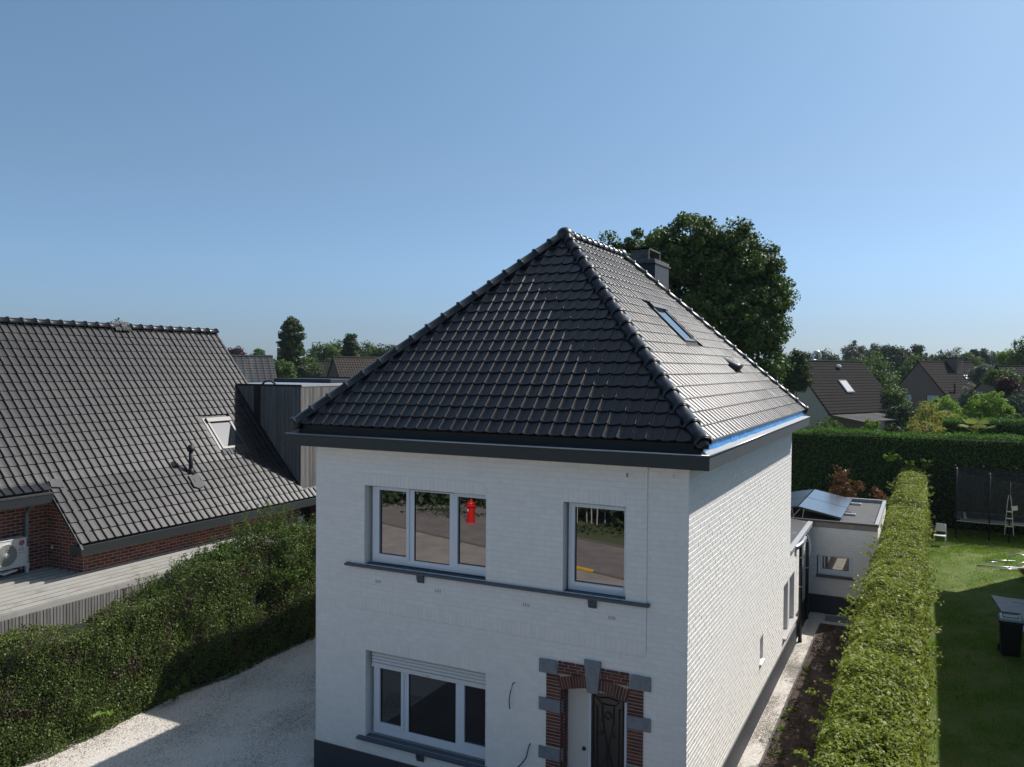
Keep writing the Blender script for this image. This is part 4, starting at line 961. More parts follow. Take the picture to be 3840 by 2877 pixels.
MB().box(-12.245, -12.215, -4.2, 7.2, 2.33, 2.432).obj('edge_trim', M['corr'], K)
MB().box(-12.30, -12.246, -4.2, 7.2, 2.26, 2.40).obj('beam', M['slat'], K)
MB().box(-12.27, -12.225, -4.2, 7.2, .02, 2.25).obj('backing', M['backing'], K)
y = -3.0
while y < 6.5:
    slat_box(-12.224, -12.200+random.uniform(-.003, .003), y, y+.052, .05, 2.325, 'slat', K); y += .068
y = -4
while y < 7.2: MB().box(-12.35, -12.27, y, y+.08, 0, 2.3).obj('post', M['slat'], K); y += 2.2
b = MB()
for i in range(7): b.box(-12.9+i*.03, -12.3+i*.02, 3.05+i*.11, 3.12+i*.11, 2.45, 2.47)
tag(b.obj('dark_mat', M['blackm']), 'small dark rolled mat on far end of the corrugated roof', 'mat')

# outdoor unit of the air conditioner
AC = thing('air_conditioner', 'white outdoor air conditioning unit with round fan grille on brick wall', 'air conditioner', (-14.7, -.35, 2.6))
b = MB(); b.box(-14.85, -14.57, -.95, -.03, 2.66, 3.27); b.obj('casing', M['acwhite'], AC, bevel=.02)
MB().box(-14.87, -14.56, -.96, -.02, 3.271, 3.29).obj('lid', M['acwhite'], AC, bevel=.006)
fc = (-14.567, -.48, 2.965)
def disc(b, c, r0, r1, x, n=40):
    V = []; 
    for r_ in (r0, r1):
        for j in range(n): q = 2*math.pi*j/n; V.append((x, c[1]+r_*math.cos(q), c[2]+r_*math.sin(q)))
    b.add(V, [(j, (j+1) % n, n+(j+1) % n, n+j) for j in range(n)])
b = MB(); disc(b, fc, .0, .235, -14.5685); b.obj('fan_opening', M['acdark'], AC)
b = MB(); V = []
for r_ in (.235, .25):
    for x in (-14.570, -14.55): b.tube([(x, fc[1]+r_*math.cos(2*math.pi*j/40), fc[2]+r_*math.sin(2*math.pi*j/40)) for j in range(41)], .006, 5)
b.obj('fan_ring', M['acwhite'], AC)
b = MB()
for j in range(44):
    a0 = 2*math.pi*j/44; P = []
    for i in range(6):
        r_ = .05+.183*i/5; a = a0+1.15*(i/5)**1.3; P.append((-14.556, fc[1]+r_*math.cos(a), fc[2]+r_*math.sin(a)))
    b.tube(P, .0022, 4)
for r_ in (.10, .15, .195): b.tube([(-14.553, fc[1]+r_*math.cos(2*math.pi*j/36), fc[2]+r_*math.sin(2*math.pi*j/36)) for j in range(37)], .002, 4)
b.obj('fan_grille', M['acgrille'], AC)
b = MB(); b.lathe([(.052, 0), (.05, .012), (.03, .018), (.001, .019)], (0, 0, 0), 20); b.v = [(z-14.558, x+fc[1], yy+fc[2]) for x, yy, z in b.v]; b.obj('fan_hub', M['acwhite'], AC, smooth=True)
b = MB(); b.lathe([(.066, 0), (.064, .008), (.001, .012)], (0, 0, 0), 28); ec = (-14.568, -.155, 3.185); b.v = [(z+ec[0], x+ec[1], yy+ec[2]) for x, yy, z in b.v]; b.obj('emblem', M['redlogo'], AC, smooth=True)
b = MB(); ex = -14.553
b.tube([(ex, ec[1]+.048*math.cos(a), ec[2]+.048*math.sin(a)) for a in [R(48+k*10) for k in range(32)]], .0032, 5)
b.tube([(ex, ec[1]+.048, ec[2]-.002), (ex, ec[1]+.018, ec[2]-.002)], .0032, 5); b.tube([(ex, ec[1]-.004, ec[2]+.028), (ex, ec[1]-.004, ec[2]-.024), (ex, ec[1]+.014, ec[2]-.024)], .0032, 5)
b.tube([(ex-.003, ec[1]-.022, ec[2]+.02), (ex, ec[1]-.022, ec[2]+.018)], .007, 6)
b.tube([(ex-.008, ec[1]+.068*math.cos(R(k*12)), ec[2]+.068*math.sin(R(k*12))) for k in range(31)], .003, 5)
b.obj('emblem_lines', M['white'], AC)
def text(s, size, loc, parent, mm='ink', nm='lettering'):
    cu = bpy.data.curves.new(nm, 'FONT'); cu.body = s; cu.size = size; cu.align_x = 'CENTER'; cu.extrude = .0008; cu.materials.append(M[mm]); cu.resolution_u = 3
    o = bpy.data.objects.new(nm, cu); C.objects.link(o); put(o, parent)
    o.matrix_basis = Matrix.Translation(loc) @ Matrix.Rotation(R(90), 4, 'Z') @ Matrix.Rotation(R(90), 4, 'X')
    bpy.context.view_layer.update(); me = bpy.data.meshes.new_from_object(o.evaluated_get(bpy.context.evaluated_depsgraph_get()))
    q = inst(nm, me, parent, o.matrix_basis.copy()); bpy.data.objects.remove(o); return q
text('LG', .10, (-14.566, -.150, 3.02), AC); text('DUAL Inverter', .028, (-14.566, -.145, 2.965), AC)
for y in (-.85, -.12): MB().box(-14.90, -14.62, y-.02, y+.02, 2.60, 2.655).obj('bracket', M['alu'], AC)
b = MB(); b.hexa([(-14.57, -.035, 2.50), (-14.62, -.035, 2.50), (-14.62, .0, 2.50), (-14.57, .0, 2.50)], [(-14.56, -.05, 2.72), (-14.68, -.05, 2.72), (-14.68, .02, 2.72), (-14.56, .02, 2.72)]); b.obj('bracket', M['white'], AC)
MB().box(-14.75, -14.60, -.03, .03, 2.72, 3.07).obj('valve_cover', M['acwhite'], AC, bevel=.015)
b = MB(); b.hexa([(-14.8, -.60, 2.58), (-14.55, -.55, 2.56), (-14.55, -.25, 2.60), (-14.8, -.28, 2.6)], [(-14.8, -.60, 2.60), (-14.55, -.50, 2.585), (-14.55, -.25, 2.625), (-14.8, -.28, 2.62)]); b.obj('drip_tray', M['white'], AC)

# ------------------------------------------------------------------ hedges
def noise3(P, s, seed=0):
    r = np.random.default_rng(seed); o = np.zeros(len(P))
    for k in range(6):
        d = nrm(r.normal(0, 1, (1, 3)))[0]; o += np.sin((P @ d)*s*(1.0+.55*k)+r.uniform(0, 6))/(1+.5*k)
    return o/2.6
def box_surface(n, x0, x1, y0, y1, z0, top, faces):
    """random points on faces of a box with a varying top height; faces: dict of face weight"""
    ks = list(faces); wv = np.array([faces[k] for k in ks], float); wv /= wv.sum(); f = rng.choice(len(ks), n, p=wv)
    X = rng.uniform(x0, x1, n); Y = rng.uniform(y0, y1, n); u = rng.random(n); T = top(X, Y); Z = z0+(T-z0)*u; N = np.zeros((n, 3))
    for i, k in enumerate(ks):
        s = f == i
        if k == 'top': Z[s] = T[s]; N[s] = (0, 0, 1)
        elif k == '+x': X[s] = x1; N[s] = (1, 0, 0)
        elif k == '-x': X[s] = x0; N[s] = (-1, 0, 0)
        elif k == '+y': Y[s] = y1; N[s] = (0, 1, 0)
        elif k == '-y': Y[s] = y0; N[s] = (0, -1, 0)
    return np.stack([X, Y, Z], 1), N
def twigs(n, P, N, ln, r, name, m, parent, drop=.3):
    b = MB(); idx = rng.integers(0, len(P), n)
    for i in idx:
        p = Vector(P[i])-Vector(N[i])*.06; d = (Vector(N[i])*.7+Vector(rng.normal(0, .5, 3))).normalized()*ln*rng.uniform(.4, 1.2)
        b.tube([p, p+d*.5+Vector((0, 0, .01)), p+d], r, 3, r*.4, cap=False)
    return b.obj(name, M[m], parent, kind='stuff')
# left hedge
HL = thing('hedge', 'tall dark privet hedge along the drive, browning in patches near its lower left', 'hedge', (-11.6, 1, 0))
def topL(X, Y): return 2.12+.10*np.sin(Y*1.3)+np.clip((Y-.2)*.20, 0, .62)+.34*np.exp(-((Y-4.1)/1.1)**2)-np.clip(Y-5.2, 0, 2)*.25+.10*np.sin(Y*3.1+X*2)
n = 150000
P, N = box_surface(n, -12.12, -11.12, -4.2, 11, .0, topL, {'top': 1.2, '+x': 3.0})
keep = (rng.random(n) < np.where(P[:, 1] > 7.5, .35, 1)); P, N = P[keep], N[keep]; n = len(P)
bul = .12*noise3(P, 2.2, 1)+.055*noise3(P, 7, 2)
dep = -rng.exponential(.055, n)
P = P+N*(bul+dep)[:, None]
rot = noise3(P, 5.5, 5) > .62                              # gaps where the leaves are sparse
keep = ~(rot & (rng.random(n) < .6)); P, N = P[keep], N[keep]
near = P[:, 1] < 8
leaves('foliage', P, N, np.where(P[:, 1] < 8, .043, .055), M['lf_privet'], HL, aspect=.62, jit=.75, kind='stuff')
MB().box(-12.02, -11.27, -4.2, 11, 0, 1.92).obj('light_block_core', M['core'], HL)  # opaque box added within the leaves to stop light, for the inner branches
twigs(900, P, N, .16, .003, 'twigs', 'twig', HL)
# tall shoots at the far part of the hedge
PP, NN = [], []; b = MB()
for i in range(150):
    y = rng.uniform(.6, 7.0); x = rng.uniform(-12.0, -11.25); h = rng.uniform(.15, .55)*(1.4 if 2.4 < y < 5 else .8); z = float(topL(np.array(x), np.array(y)))-.05
    dx, dy = rng.normal(0, .09, 2); q0, q1 = Vector((x, y, z)), Vector((x+dx, y+dy, z+h)); b.tube([q0, q1], .004, 3, .002, cap=False)
    k = int(h*110); t = rng.random(k)
    PP.append(np.array(q0)+(np.array(q1)-np.array(q0))*t[:, None]+rng.normal(0, .025, (k, 3))); NN.append(rng.normal(0, 1, (k, 3))+np.array([0, 0, .8]))
leaves('shoot_leaves', np.concatenate(PP), np.concatenate(NN), .042, M['lf_mid'], HL, kind='stuff'); b.obj('shoots', M['twig'], HL, kind='stuff')
P, N, _ = crown([(-11.55, 2.9, 2.62, .45, .9, .32), (-11.5, 4.3, 2.75, .5, .9, .42), (-11.45, 5.9, 2.45, .5, .9, .40), (-11.25, 4.8, 2.1, .35, 1.2, .5)], 15000, 260, .14, 2.5); leaves('bushy_growth', P, N, .055, M['lf_mid'], HL, kind='stuff')
# big leaves of a weed growing out of the hedge
wd = thing('weed', 'bright green leafy weed poking out of the lower left hedge', 'plant', (-11.05, -1.0, .3))
b = MB(); b.tube([(-11.2, -1.1, .35), (-11.02, -1.02, .50), (-10.95, -.9, .48)], .006, 4); b.obj('stem', M['twig'], wd)
for i in range(9):
    p = np.array([[-11.0+.01*i, -1.15+.05*i, .47-.012*abs(i-3)]]); leaves('leaf', p, np.array([[.8, .1, .6]]), .12, M['lf_bright'], wd, aspect=.5, jit=.25)
wd = thing('weed', 'green weed with soft leaves at the hedge foot beside the gravel', 'plant', (-11.0, 1.0, 0))
P, N, _ = crown([(-11.0, .85, .3, .16, .3, .28)], 260, 14, .08); leaves('foliage', P, N, .06, M['lf_mid'], wd)

# right hedge, sunlit beech
HR = thing('hedge', 'long sunlit light green beech hedge between the white house and lawn', 'hedge', (2.3, 14, 0))
def topR(X, Y): return 2.58+.05*np.sin(Y*.9)+.04*np.sin(Y*2.7+X)+.0*X
n = 90000; y_ = rng.random(n)**1.55*33-3.2
P, N = box_surface(n, 1.80, 2.93, -3.2, 29.8, .1, topR, {'top': 2.6, '+x': 1.1, '-x': .9, '-y': .02, '+y': .03})
s = np.abs(N[:, 1]) < .5; P[s, 1] = y_[s]; P[:, 2] = np.where(N[:, 2] > .5, topR(P[:, 0], P[:, 1]), P[:, 2])
bul = .10*noise3(P, 1.9, 11)+.05*noise3(P, 6, 12); dep = -rng.exponential(.045, n)+.03
P = P+N*(bul+dep)[:, None]; P[:, 0] += np.where(N[:, 2] > .5, .10*noise3(P, 1.6, 13), 0)
yy = P[:, 1]; size = np.where(yy < 9, .066, np.where(yy < 18, .062, .070))
ed = np.clip(np.abs(P[:, 0]-2.37)/.57, 0, 1.15); P[:, 2] -= np.where(P[:, 2] > 2.2, .24*ed**3.5, 0)+np.where(P[:, 2] > 2.2, .05*noise3(P, 4.2, 15), 0)
P[:, 0] += .07*noise3(P, 2.6, 17)*(P[:, 2] > .8)
N2 = N+np.array([.25, .1, .55])
leaves('foliage', P, N2, size, M['lf_beech'], HR, aspect=.64, jit=.5, kind='stuff')
MB().box(2.02, 2.72, -3.2, 29.6, 0, 2.28).obj('light_block_core', M['core'], HR)
PP, NN = [], []; b = MB()
for i in range(420):     # loose shoots sticking out at the sides and top
    y = rng.uniform(-3, 29.5)if i % 2 else rng.uniform(-3, 14); sd_ = rng.integers(0, 3)
    h = rng.uniform(.10, .34)
    if sd_ == 0: q0 = Vector((1.78, y, rng.uniform(1.2, 2.6))); d = Vector((-1, rng.normal(0, .4), .35))
    elif sd_ == 1: q0 = Vector((2.95, y, rng.uniform(1.0, 2.6))); d = Vector((1, rng.normal(0, .4), .3))
    else: q0 = Vector((rng.uniform(1.8, 2.9), y, 2.58)); d = Vector((rng.normal(0, .4), rng.normal(0, .4), 1))
    q1 = q0+d.normalized()*h; b.tube([q0, q1], .003, 3, .0015, cap=False); k = int(h*55)+3; t = rng.random(k)
    PP.append(np.array(q0)+(np.array(q1)-np.array(q0))*t[:, None]+rng.normal(0, .022, (k, 3))); NN.append(rng.normal(0, .6, (k, 3))+np.array([.1, 0, 1]))
leaves('shoot_leaves', np.concatenate(PP), np.concatenate(NN), .062, M['lf_beech'], HR, kind='stuff', aspect=.6); b.obj('shoots', M['twig'], HR, kind='stuff')
hz = thing('hazel_shoot', 'bright green leafy branch poking up at far end of beech hedge', 'branch', (2.0, 29.4, 2.4))
b = MB(); b.tube([(2.1, 29.5, 2.4), (1.85, 29.45, 2.9), (1.45, 29.4, 3.25)], .015, 4, .005); b.tube([(1.9, 29.4, 2.8), (2.4, 29.4, 3.1)], .01, 4, .004); b.obj('stem', M['twig'], hz)
P, N, _ = crown([(1.6, 29.4, 3.1, .45, .2, .25), (2.2, 29.4, 2.95, .3, .2, .2), (3.0, 29.5, 2.95, .3, .2, .2)], 320, 30, .10); leaves('foliage', P, N, .11, M['lf_bright'], hz)

# tall conifer hedge across the back
def conifer_hedge(x0, x1, y0, y1, h, label, n, size, seed, slope=0):
    t = thing('conifer_hedge', label, 'hedge', ((x0+x1)/2, (y0+y1)/2, 0), 'tall clipped conifer hedges')
    top = lambda X, Y: h+.05*np.sin(X*1.1+seed)+.03*np.sin(X*3.3)+slope*(X-x0)
    P, N = box_surface(n, x0, x1, y0, y1, .0, top, {'-y': 3.2, 'top': 2.2, '-x': .4, '+x': .3})
    P = P+N*(.05*noise3(P, 2.3, seed)+.03*noise3(P, 9, seed+1)-rng.exponential(.05, n))[:, None]
    leaves('foliage', P, N+np.array([0, 0, .5]), size, M['lf_conifer'], t, aspect=.35, jit=.6, kind='stuff')
    MB().box(x0+.12, x1-.12, y0+.12, y1-.12, 0, h-.14).obj('light_block_core', M['core'], t)
    k = 900; X = rng.uniform(x0, x1, k*6); q = rng.random(k*6)
    P = np.stack([X, rng.uniform(y0, y1, k*6), top(X, X)+q*.12-.02], 1); leaves('tips', P, rng.normal(0, .8, (k*6, 3))+np.array([0, -.5, .4]), size*1.2, M['lf_conifer'], t, aspect=.25, kind='stuff')
conifer_hedge(-11, 14, 30.2, 32.2, 4.08, 'tall dark conifer hedge behind the lawn, its clipped top lit bright green', 60000, .11, 21)
conifer_hedge(3.8, 11.5, 44, 46.5, 4.05, 'clipped conifer hedge further back at right, beyond the palm', 16000, .14, 25)
P, N, _ = crown([(7.4, 45.2, 4.3, 3.6, 1.4, .4)], 10, 3, .2)

# red tipped shrub behind the annex
tree('photinia_shrub', 'tall thin shrub with coppery red young leaves behind the annex roof', (.35, 19.4, 0), [(.30, 19.4, 3.45, .28, .3, .42), (.25, 19.4, 3.0, .48, .3, .38), (.62, 19.4, 2.75, .35, .3, .30), (.9, 19.4, 3.1, .15, .2, .22), (.0, 19.4, 2.75, .3, .3, .2)],
     'lf_redtip', 1100, 130, .12, .10, .03, 'shrub', limbs=40, trunk_top=3.2, shell=2., aspect=.4)
tree('shrub', 'small dark shrub with reddish leaves between annex roof and hedge', (1.45, 19.5, 0), [(1.45, 19.5, 2.75, .3, .25, .28)], 'lf_redtip', 260, 30, .10, .09, .02, 'shrub', limbs=8)

# ------------------------------------------------------------------ lawn grass, pebbles, weeds
n = 120000
X = rng.uniform(2.9, 7.2, n); Y = rng.uniform(4, 30, n); d = noise3(np.stack([X, Y, 0*X], 1), 1.1, 31)
kp = (X < 2.94+.0885*(Y+11.33)+.5) & (rng.random(n) > np.clip((d-.1)*1.1, 0, .75)); X, Y, d = X[kp], Y[kp], d[kp]; n = len(X)
h = rng.uniform(.02, .07, n)*(1-.5*np.clip(d, -.5, 1))*(1+.6*np.clip(noise3(np.stack([X, Y, 0*X], 1), 5, 33), -1, 1)); a = rng.uniform(0, 6.28, n); lx, ly = rng.normal(0, .018, n), rng.normal(0, .018, n); wd_ = rng.uniform(.004, .008, n)*(1+Y*.02)
V = np.empty((n, 3, 3)); V[:, 0] = np.stack([X-np.cos(a)*wd_, Y-np.sin(a)*wd_, 0*X], 1); V[:, 1] = np.stack([X+np.cos(a)*wd_, Y+np.sin(a)*wd_, 0*X], 1); V[:, 2] = np.stack([X+lx, Y+ly, h], 1)
def tri_mesh(name, V, tint, m, **props):
    n = len(V); k = V.shape[1]; me = bpy.data.meshes.new(name); me.vertices.add(k*n); me.vertices.foreach_set('co', V.astype(np.float32).ravel())
    me.loops.add(k*n); me.loops.foreach_set('vertex_index', np.arange(k*n, dtype=np.int32)); me.polygons.add(n); me.polygons.foreach_set('loop_start', np.arange(0, k*n, k, dtype=np.int32)); me.update(calc_edges=True)
    at_ = me.attributes.new('tint', 'FLOAT', 'FACE'); at_.data.foreach_set('value', tint.astype(np.float32)); me.materials.append(m)
    o = bpy.data.objects.new(name, me); C.objects.link(o)
    for q, v in props.items(): o[q] = v
    return o
tag(tri_mesh('grass', V, rng.random(n), M['grass']), 'short green lawn grass with dry patches', 'grass', kind='stuff')
def pebbles(name, X, Y, Z, s, label, mm='gravel'):
    n = len(X); base = np.array([(1, 0, 0), (0, 1, 0), (-1, 0, 0), (0, -1, 0), (0, 0, .7)]); r_ = rng.uniform(.7, 1.3, (n, 5, 1)); an = rng.uniform(0, 6.28, n); c_, s_ = np.cos(an), np.sin(an)
    v = base[None]*s[:, None, None]*r_; vx = v[..., 0]*c_[:, None]-v[..., 1]*s_[:, None]; vy = v[..., 0]*s_[:, None]+v[..., 1]*c_[:, None]
    V = np.stack([vx+X[:, None], vy+Y[:, None], v[..., 2]+Z[:, None]], -1); T_ = V[:, [[0, 1, 4], [1, 2, 4], [2, 3, 4], [3, 0, 4]]].reshape(-1, 3, 3)
    return tag(tri_mesh(name, T_, np.repeat(rng.random(n)**2.2, 4), M[mm]), label, 'gravel', kind='stuff')
n = 120000; X = rng.uniform(-11.4, -6.6, n); Y = rng.uniform(-3.2, 6.5, n); pebbles('gravel', X, Y, 0*X-.002, rng.uniform(.007, .018, n), 'pale gravel stones of the drive')
n = 22000; X = rng.uniform(0.03, .36, n); Y = rng.uniform(2, 14, n); X2 = rng.uniform(.36, 1.7, 5000); Y2 = rng.uniform(12.85, 13.95, 5000)
pebbles('gravel', np.append(X, X2), np.append(Y, Y2), np.append(0*X+.010, 0*X2+.0), rng.uniform(.006, .013, n+5000), 'pale gravel stones of the path beside the side wall')
n = 9000; X = rng.uniform(.42, 1.8, n); Y = rng.uniform(2, 12.7, n); pebbles('soil_clods', X, Y, 0*X+.018, rng.uniform(.008, .03, n), 'brown clods of the bare soil bed', 'soil')
for i, (x, y, s, k) in enumerate(((.47, 4.9, .10, 60), (.50, 5.4, .12, 80), (.46, 5.9, .10, 60), (.48, 6.4, .12, 80), (.50, 8.6, .10, 50), (.48, 9.0, .12, 60), (.62, 4.2, .14, 90), (.95, 4.4, .16, 100), (.55, 3.4, .15, 100))):
    t = thing('weed', ('second green weed from the front along the path kerb', 'third weed from the front beside the path kerb', 'fourth weed from the front beside the path kerb, bright green', 'fifth weed from the front beside the path kerb', 'small weed by the kerb in hedge shade, nearer of the far pair', 'small weed by the kerb in hedge shade, farther of the far pair', 'broad low weed in the soil close to the kerb, near the picture bottom', 'leafy weed in bare soil halfway to the beech hedge', 'foremost green weed beside the path kerb')[i], 'plant', (x, y, .02), 'weeds in the soil bed')
    P, N, _ = crown([(x, y, .03, s, s*1.4, .05)], k, 10, .05); leaves('foliage', P, N, .05, M['lf_bright' if i % 2 else 'lf_mid'], t)
n = 420; X = rng.uniform(-11.3, -10.2, n); Y = rng.uniform(-2.8, 2.6, n); X -= (X+11.3)*rng.random(n)*.8
P = np.stack([X, Y, 0*X+.012], 1); tag(leaves('fallen_leaves', P, np.tile([[0, 0, 1.]], (n, 1)), .035, mat('dry_leaf', (.20, .12, .06), .8, tint=(.32, .24, .14)), jit=.3), 'dry fallen leaves on the gravel by the hedge', 'leaves', kind='stuff')

# ------------------------------------------------------------------ garden objects
ch = thing('garden_chair', 'white plastic chair beside the beech hedge on the lawn', 'chair', (3.45, 26, 0))
b = MB(); b.hexa([(3.22, 25.75, .42), (3.66, 25.78, .40), (3.68, 26.15, .40), (3.26, 26.15, .40)], [(3.22, 25.75, .45), (3.66, 25.78, .43), (3.68, 26.15, .43), (3.26, 26.15, .43)]); b.obj('seat', M['white'], ch, bevel=.012)
b = MB(); b.hexa([(3.28, 26.17, .56), (3.68, 26.17, .54), (3.68, 26.195, .54), (3.28, 26.195, .56)], [(3.32, 26.30, .85), (3.66, 26.30, .84), (3.66, 26.325, .84), (3.32, 26.325, .85)])
b.obj('backrest', M['white'], ch, bevel=.01)
for p, q in (((3.25, 25.78, .42), (3.24, 25.72, 0)), ((3.64, 25.8, .41), (3.65, 25.74, 0)), ((3.335, 26.31, .84), (3.24, 26.25, 0)), ((3.66, 26.31, .84), (3.72, 26.28, 0))):
    b = MB(); m_ = Vector(p).lerp(Vector(q), .5)+Vector((0, -.03 if p[2] > .5 else 0, 0)); b.tube([p, m_, q], .014, 8); b.obj('leg', M['white'], ch, smooth=True)

TR = thing('trampoline', 'rectangular black netted trampoline in shade before the conifer hedge', 'trampoline', (6, 29, 0))
tx0, tx1, ty0, ty1, tz = 4.08, 8.6, 28.0, 30.0, .80
b = MB(); b.tube([(tx0+.15, ty0, tz), (tx1-.15, ty0, tz)], .03, 8); b.tube([(tx0+.15, ty1, tz), (tx1-.15, ty1, tz)], .03, 8); b.tube([(tx0, ty0+.1, tz), (tx0, ty1-.1, tz)], .03, 8); b.tube([(tx1, ty0, tz), (tx1, ty1, tz)], .03, 8); b.obj('frame', mat('pale_steel', (.35, .36, .37), .4, metal=.3), TR, smooth=True)
MB().box(tx0+.25, tx1-.25, ty0+.22, ty1-.22, tz-.02, tz-.01).obj('jumping_mat', M['blackm'], TR)
pad = mat('grey_blue_pad', (.10, .12, .15), .5)
b = MB(); b.box(tx0+.02, tx1, ty0-.02, ty0+.20, tz+.03, tz+.055); b.box(tx0+.02, tx1, ty1-.20, ty1+.02, tz+.03, tz+.055); b.box(tx0, tx0+.24, ty0+.201, ty1-.201, tz+.03, tz+.055); b.obj('edge_pad', pad, TR)
b = MB(); b.box(tx0+.30, tx0+.40, ty0+.02, ty1-.3, tz+.057, tz+.075); b.obj('strap', M['white'], TR)
b = MB(); b.tube([(tx0, ty0-.035, tz-.05), (tx0+1.2, ty0-.045, tz-.07), (tx0+2.2, ty0-.035, tz-.05), (tx0+3.2, ty0-.045, tz-.07), (tx1, ty0-.035, tz-.05)], .018, 6); b.obj('rim_cord', M['white'], TR)
poles = [(tx0, ty0), (5.29, ty0), (6.0, ty0-.08), (7.3, ty0), (8.6, ty0), (tx0, ty1), (5.15, ty1), (6.4, ty1), (7.4, ty1)]
for i, (x, y) in enumerate(poles):
    top = 2.92 if i == 0 else (2.77 if y < 29 else 2.85); top = 2.5 if i == 2 else top
    b = MB(); b.tube([(x, y-.04, 0), (x, y-.04, top)], .028, 8); b.obj('pole', M['blackm'], TR, smooth=True)
    if i != 2: b = MB(); b.lathe([(.02, 0), (.032, .02), (.025, .05), (.001, .06)], (x, y-.04, top), 8); b.obj('pole_cap', M['alu'], TR, smooth=True)
NM = netmat('safety_net', (.045, .05, .055), .45)
def net(x0, y0, x1, y1, z0, zt, sag):
    b = MB(); n = 16
    for i in range(n):
        t0, t1 = i/n, (i+1)/n; f_ = lambda t: (x0+(x1-x0)*t, y0+(y1-y0)*t+.04*math.sin(t*9), zt[0]+(zt[1]-zt[0])*t-sag*math.sin(math.pi*t))
        a, c = f_(t0), f_(t1); b.quad((a[0], a[1], z0), (c[0], c[1], z0), c, a)
    b.obj('net', NM, TR)
    b = MB(); b.tube([(x0+(x1-x0)*i/n, y0+(y1-y0)*i/n+.04*math.sin(i/n*9), zt[0]+(zt[1]-zt[0])*i/n-sag*math.sin(math.pi*i/n)) for i in range(n+1)], .012, 5); b.obj('net_edge', M['blackm'], TR)
net(tx0+.05, ty0+.08, 5.29, ty0+.08, tz, (2.82, 2.66), .07); net(5.29, ty0+.08, 6.0, ty0+.08, tz, (2.66, 2.48), .05); net(6.0, ty0+.08, 7.3, ty0+.08, tz, (2.48, 2.66), .05)
net(tx0+.05, ty0+.08, tx0+.05, ty1-.08, tz, (2.82, 2.8), .07); net(tx0+.05, ty1-.08, 8.5, ty1-.08, tz, (2.8, 2.8), .07)
ld = thing('ladder', 'narrow metal ladder with red top leaning on the trampoline front', 'ladder', (5.96, 27.75, .9))
for s in (-1, 1):
    b = MB(); b.tube([(5.98+s*.03, 27.80, 1.98), (5.98+s*.07, 27.78, 1.7), (5.98+s*.16, 27.72, .35)], .014, 6); b.obj('rail', M['alu'], ld)
b = MB(); b.tube([(5.95, 27.8, 1.95), (5.98, 27.8, 2.02), (6.01, 27.8, 1.95)], .018, 6); b.obj('top', M['red'], ld)
for z, w_ in ((1.30, .11), (1.02, .13), (.7, .15)): MB().box(5.98-w_, 5.98+w_, 27.70, 27.76, z, z+.035).obj('rung', M['alu'], ld)
tag(MB().hexa([(6.07, 27.7, 1.36), (6.27, 27.7, 1.40), (6.27, 27.71, 1.40), (6.07, 27.71, 1.36)], [(6.03, 27.7, 1.54), (6.25, 27.7, 1.58), (6.25, 27.71, 1.58), (6.03, 27.71, 1.54)]).obj('paper_sheet', M['white']), 'white rectangular sheet hanging by the ladder on the trampoline net', 'sheet')

BN = thing('wheelie_bin', 'black wheeled refuse bin with pale lid on the shaded lawn', 'bin', (4.86, 12.4, 0))
bx, by = 4.86, 12.45
b = MB(); b.hexa([(bx-.20, by-.22, .03), (bx+.20, by-.22, .03), (bx+.20, by+.20, .03), (bx-.20, by+.20, .03)], [(bx-.25, by-.27, .86), (bx+.25, by-.27, .86), (bx+.25, by+.27, .86), (bx-.25, by+.27, .86)]); b.obj('body', M['black'], BN, bevel=.02)
MB().box(bx-.27, bx+.27, by-.29, by+.29, .86, .90).obj('rim', M['blackm'], BN, bevel=.01)
lid = mat('grey_green_lid', (.22, .30, .29), .35)
b = MB(); b.hexa([(bx-.26, by-.29, .90), (bx+.26, by-.29, .90), (bx+.26, by+.27, .90), (bx-.26, by+.27, .90)], [(bx-.22, by-.24, .955), (bx+.22, by-.24, .955), (bx+.23, by+.25, .975), (bx-.23, by+.25, .975)]); b.obj('lid', lid, BN, bevel=.015)
b = MB(); b.tube([(bx-.17, by-.14, .975), (bx-.17, by+.14, .99), (bx+.17, by+.14, .99), (bx+.17, by-.14, .975), (bx-.17, by-.14, .975)], .010, 6); b.obj('lid_moulding', M['blackm'], BN)
b = MB(); b.tube([(bx-.24, by+.33, .97), (bx+.24, by+.33, .97)], .014, 8); b.box(bx-.22, bx-.19, by+.26, by+.34, .93, .98); b.box(bx+.19, bx+.22, by+.26, by+.34, .93, .98); b.obj('handle', M['blackm'], BN)
for s in (-1, 1):
    b = MB(); b.tube([(bx+s*.21, by+.24, .10), (bx+s*.25, by+.24, .10)], .10, 14); b.obj('wheel', M['blackm'], BN, smooth=True)
tag(MB().prism([(4.80, 18.3, .03), (5.0, 15.9, .03), (4.98, 14.6, .03), (8, 14.4, .03), (8, 18.1, .03), (5.3, 18.2, .03)][::-1], (0, 0, .03)).obj('concrete_slab', mat('grey_blue_slab', (.50, .52, .55), .7, col2=(.42, .44, .47), vscale=3, stain=(.06, .05, .05), stscale=3, stlo=.66, sthi=.7)), 'grey concrete slab patch in the lawn behind the bin', 'slab')
b = MB(); b.tube([(5.3, 17.7, .07), (5.6, 17.6, .075), (5.9, 17.3, .07), (6.3, 17.0, .07)], .014, 6); tag(b.obj('hose', M['white'], smooth=True), 'thin white hose lying curved on the grey slab', 'hose')
tf = thing('metal_frame', 'silver metal tubes and a curved arc lying on the sunny lawn', 'metal frame', (5.6, 23.3, .05))
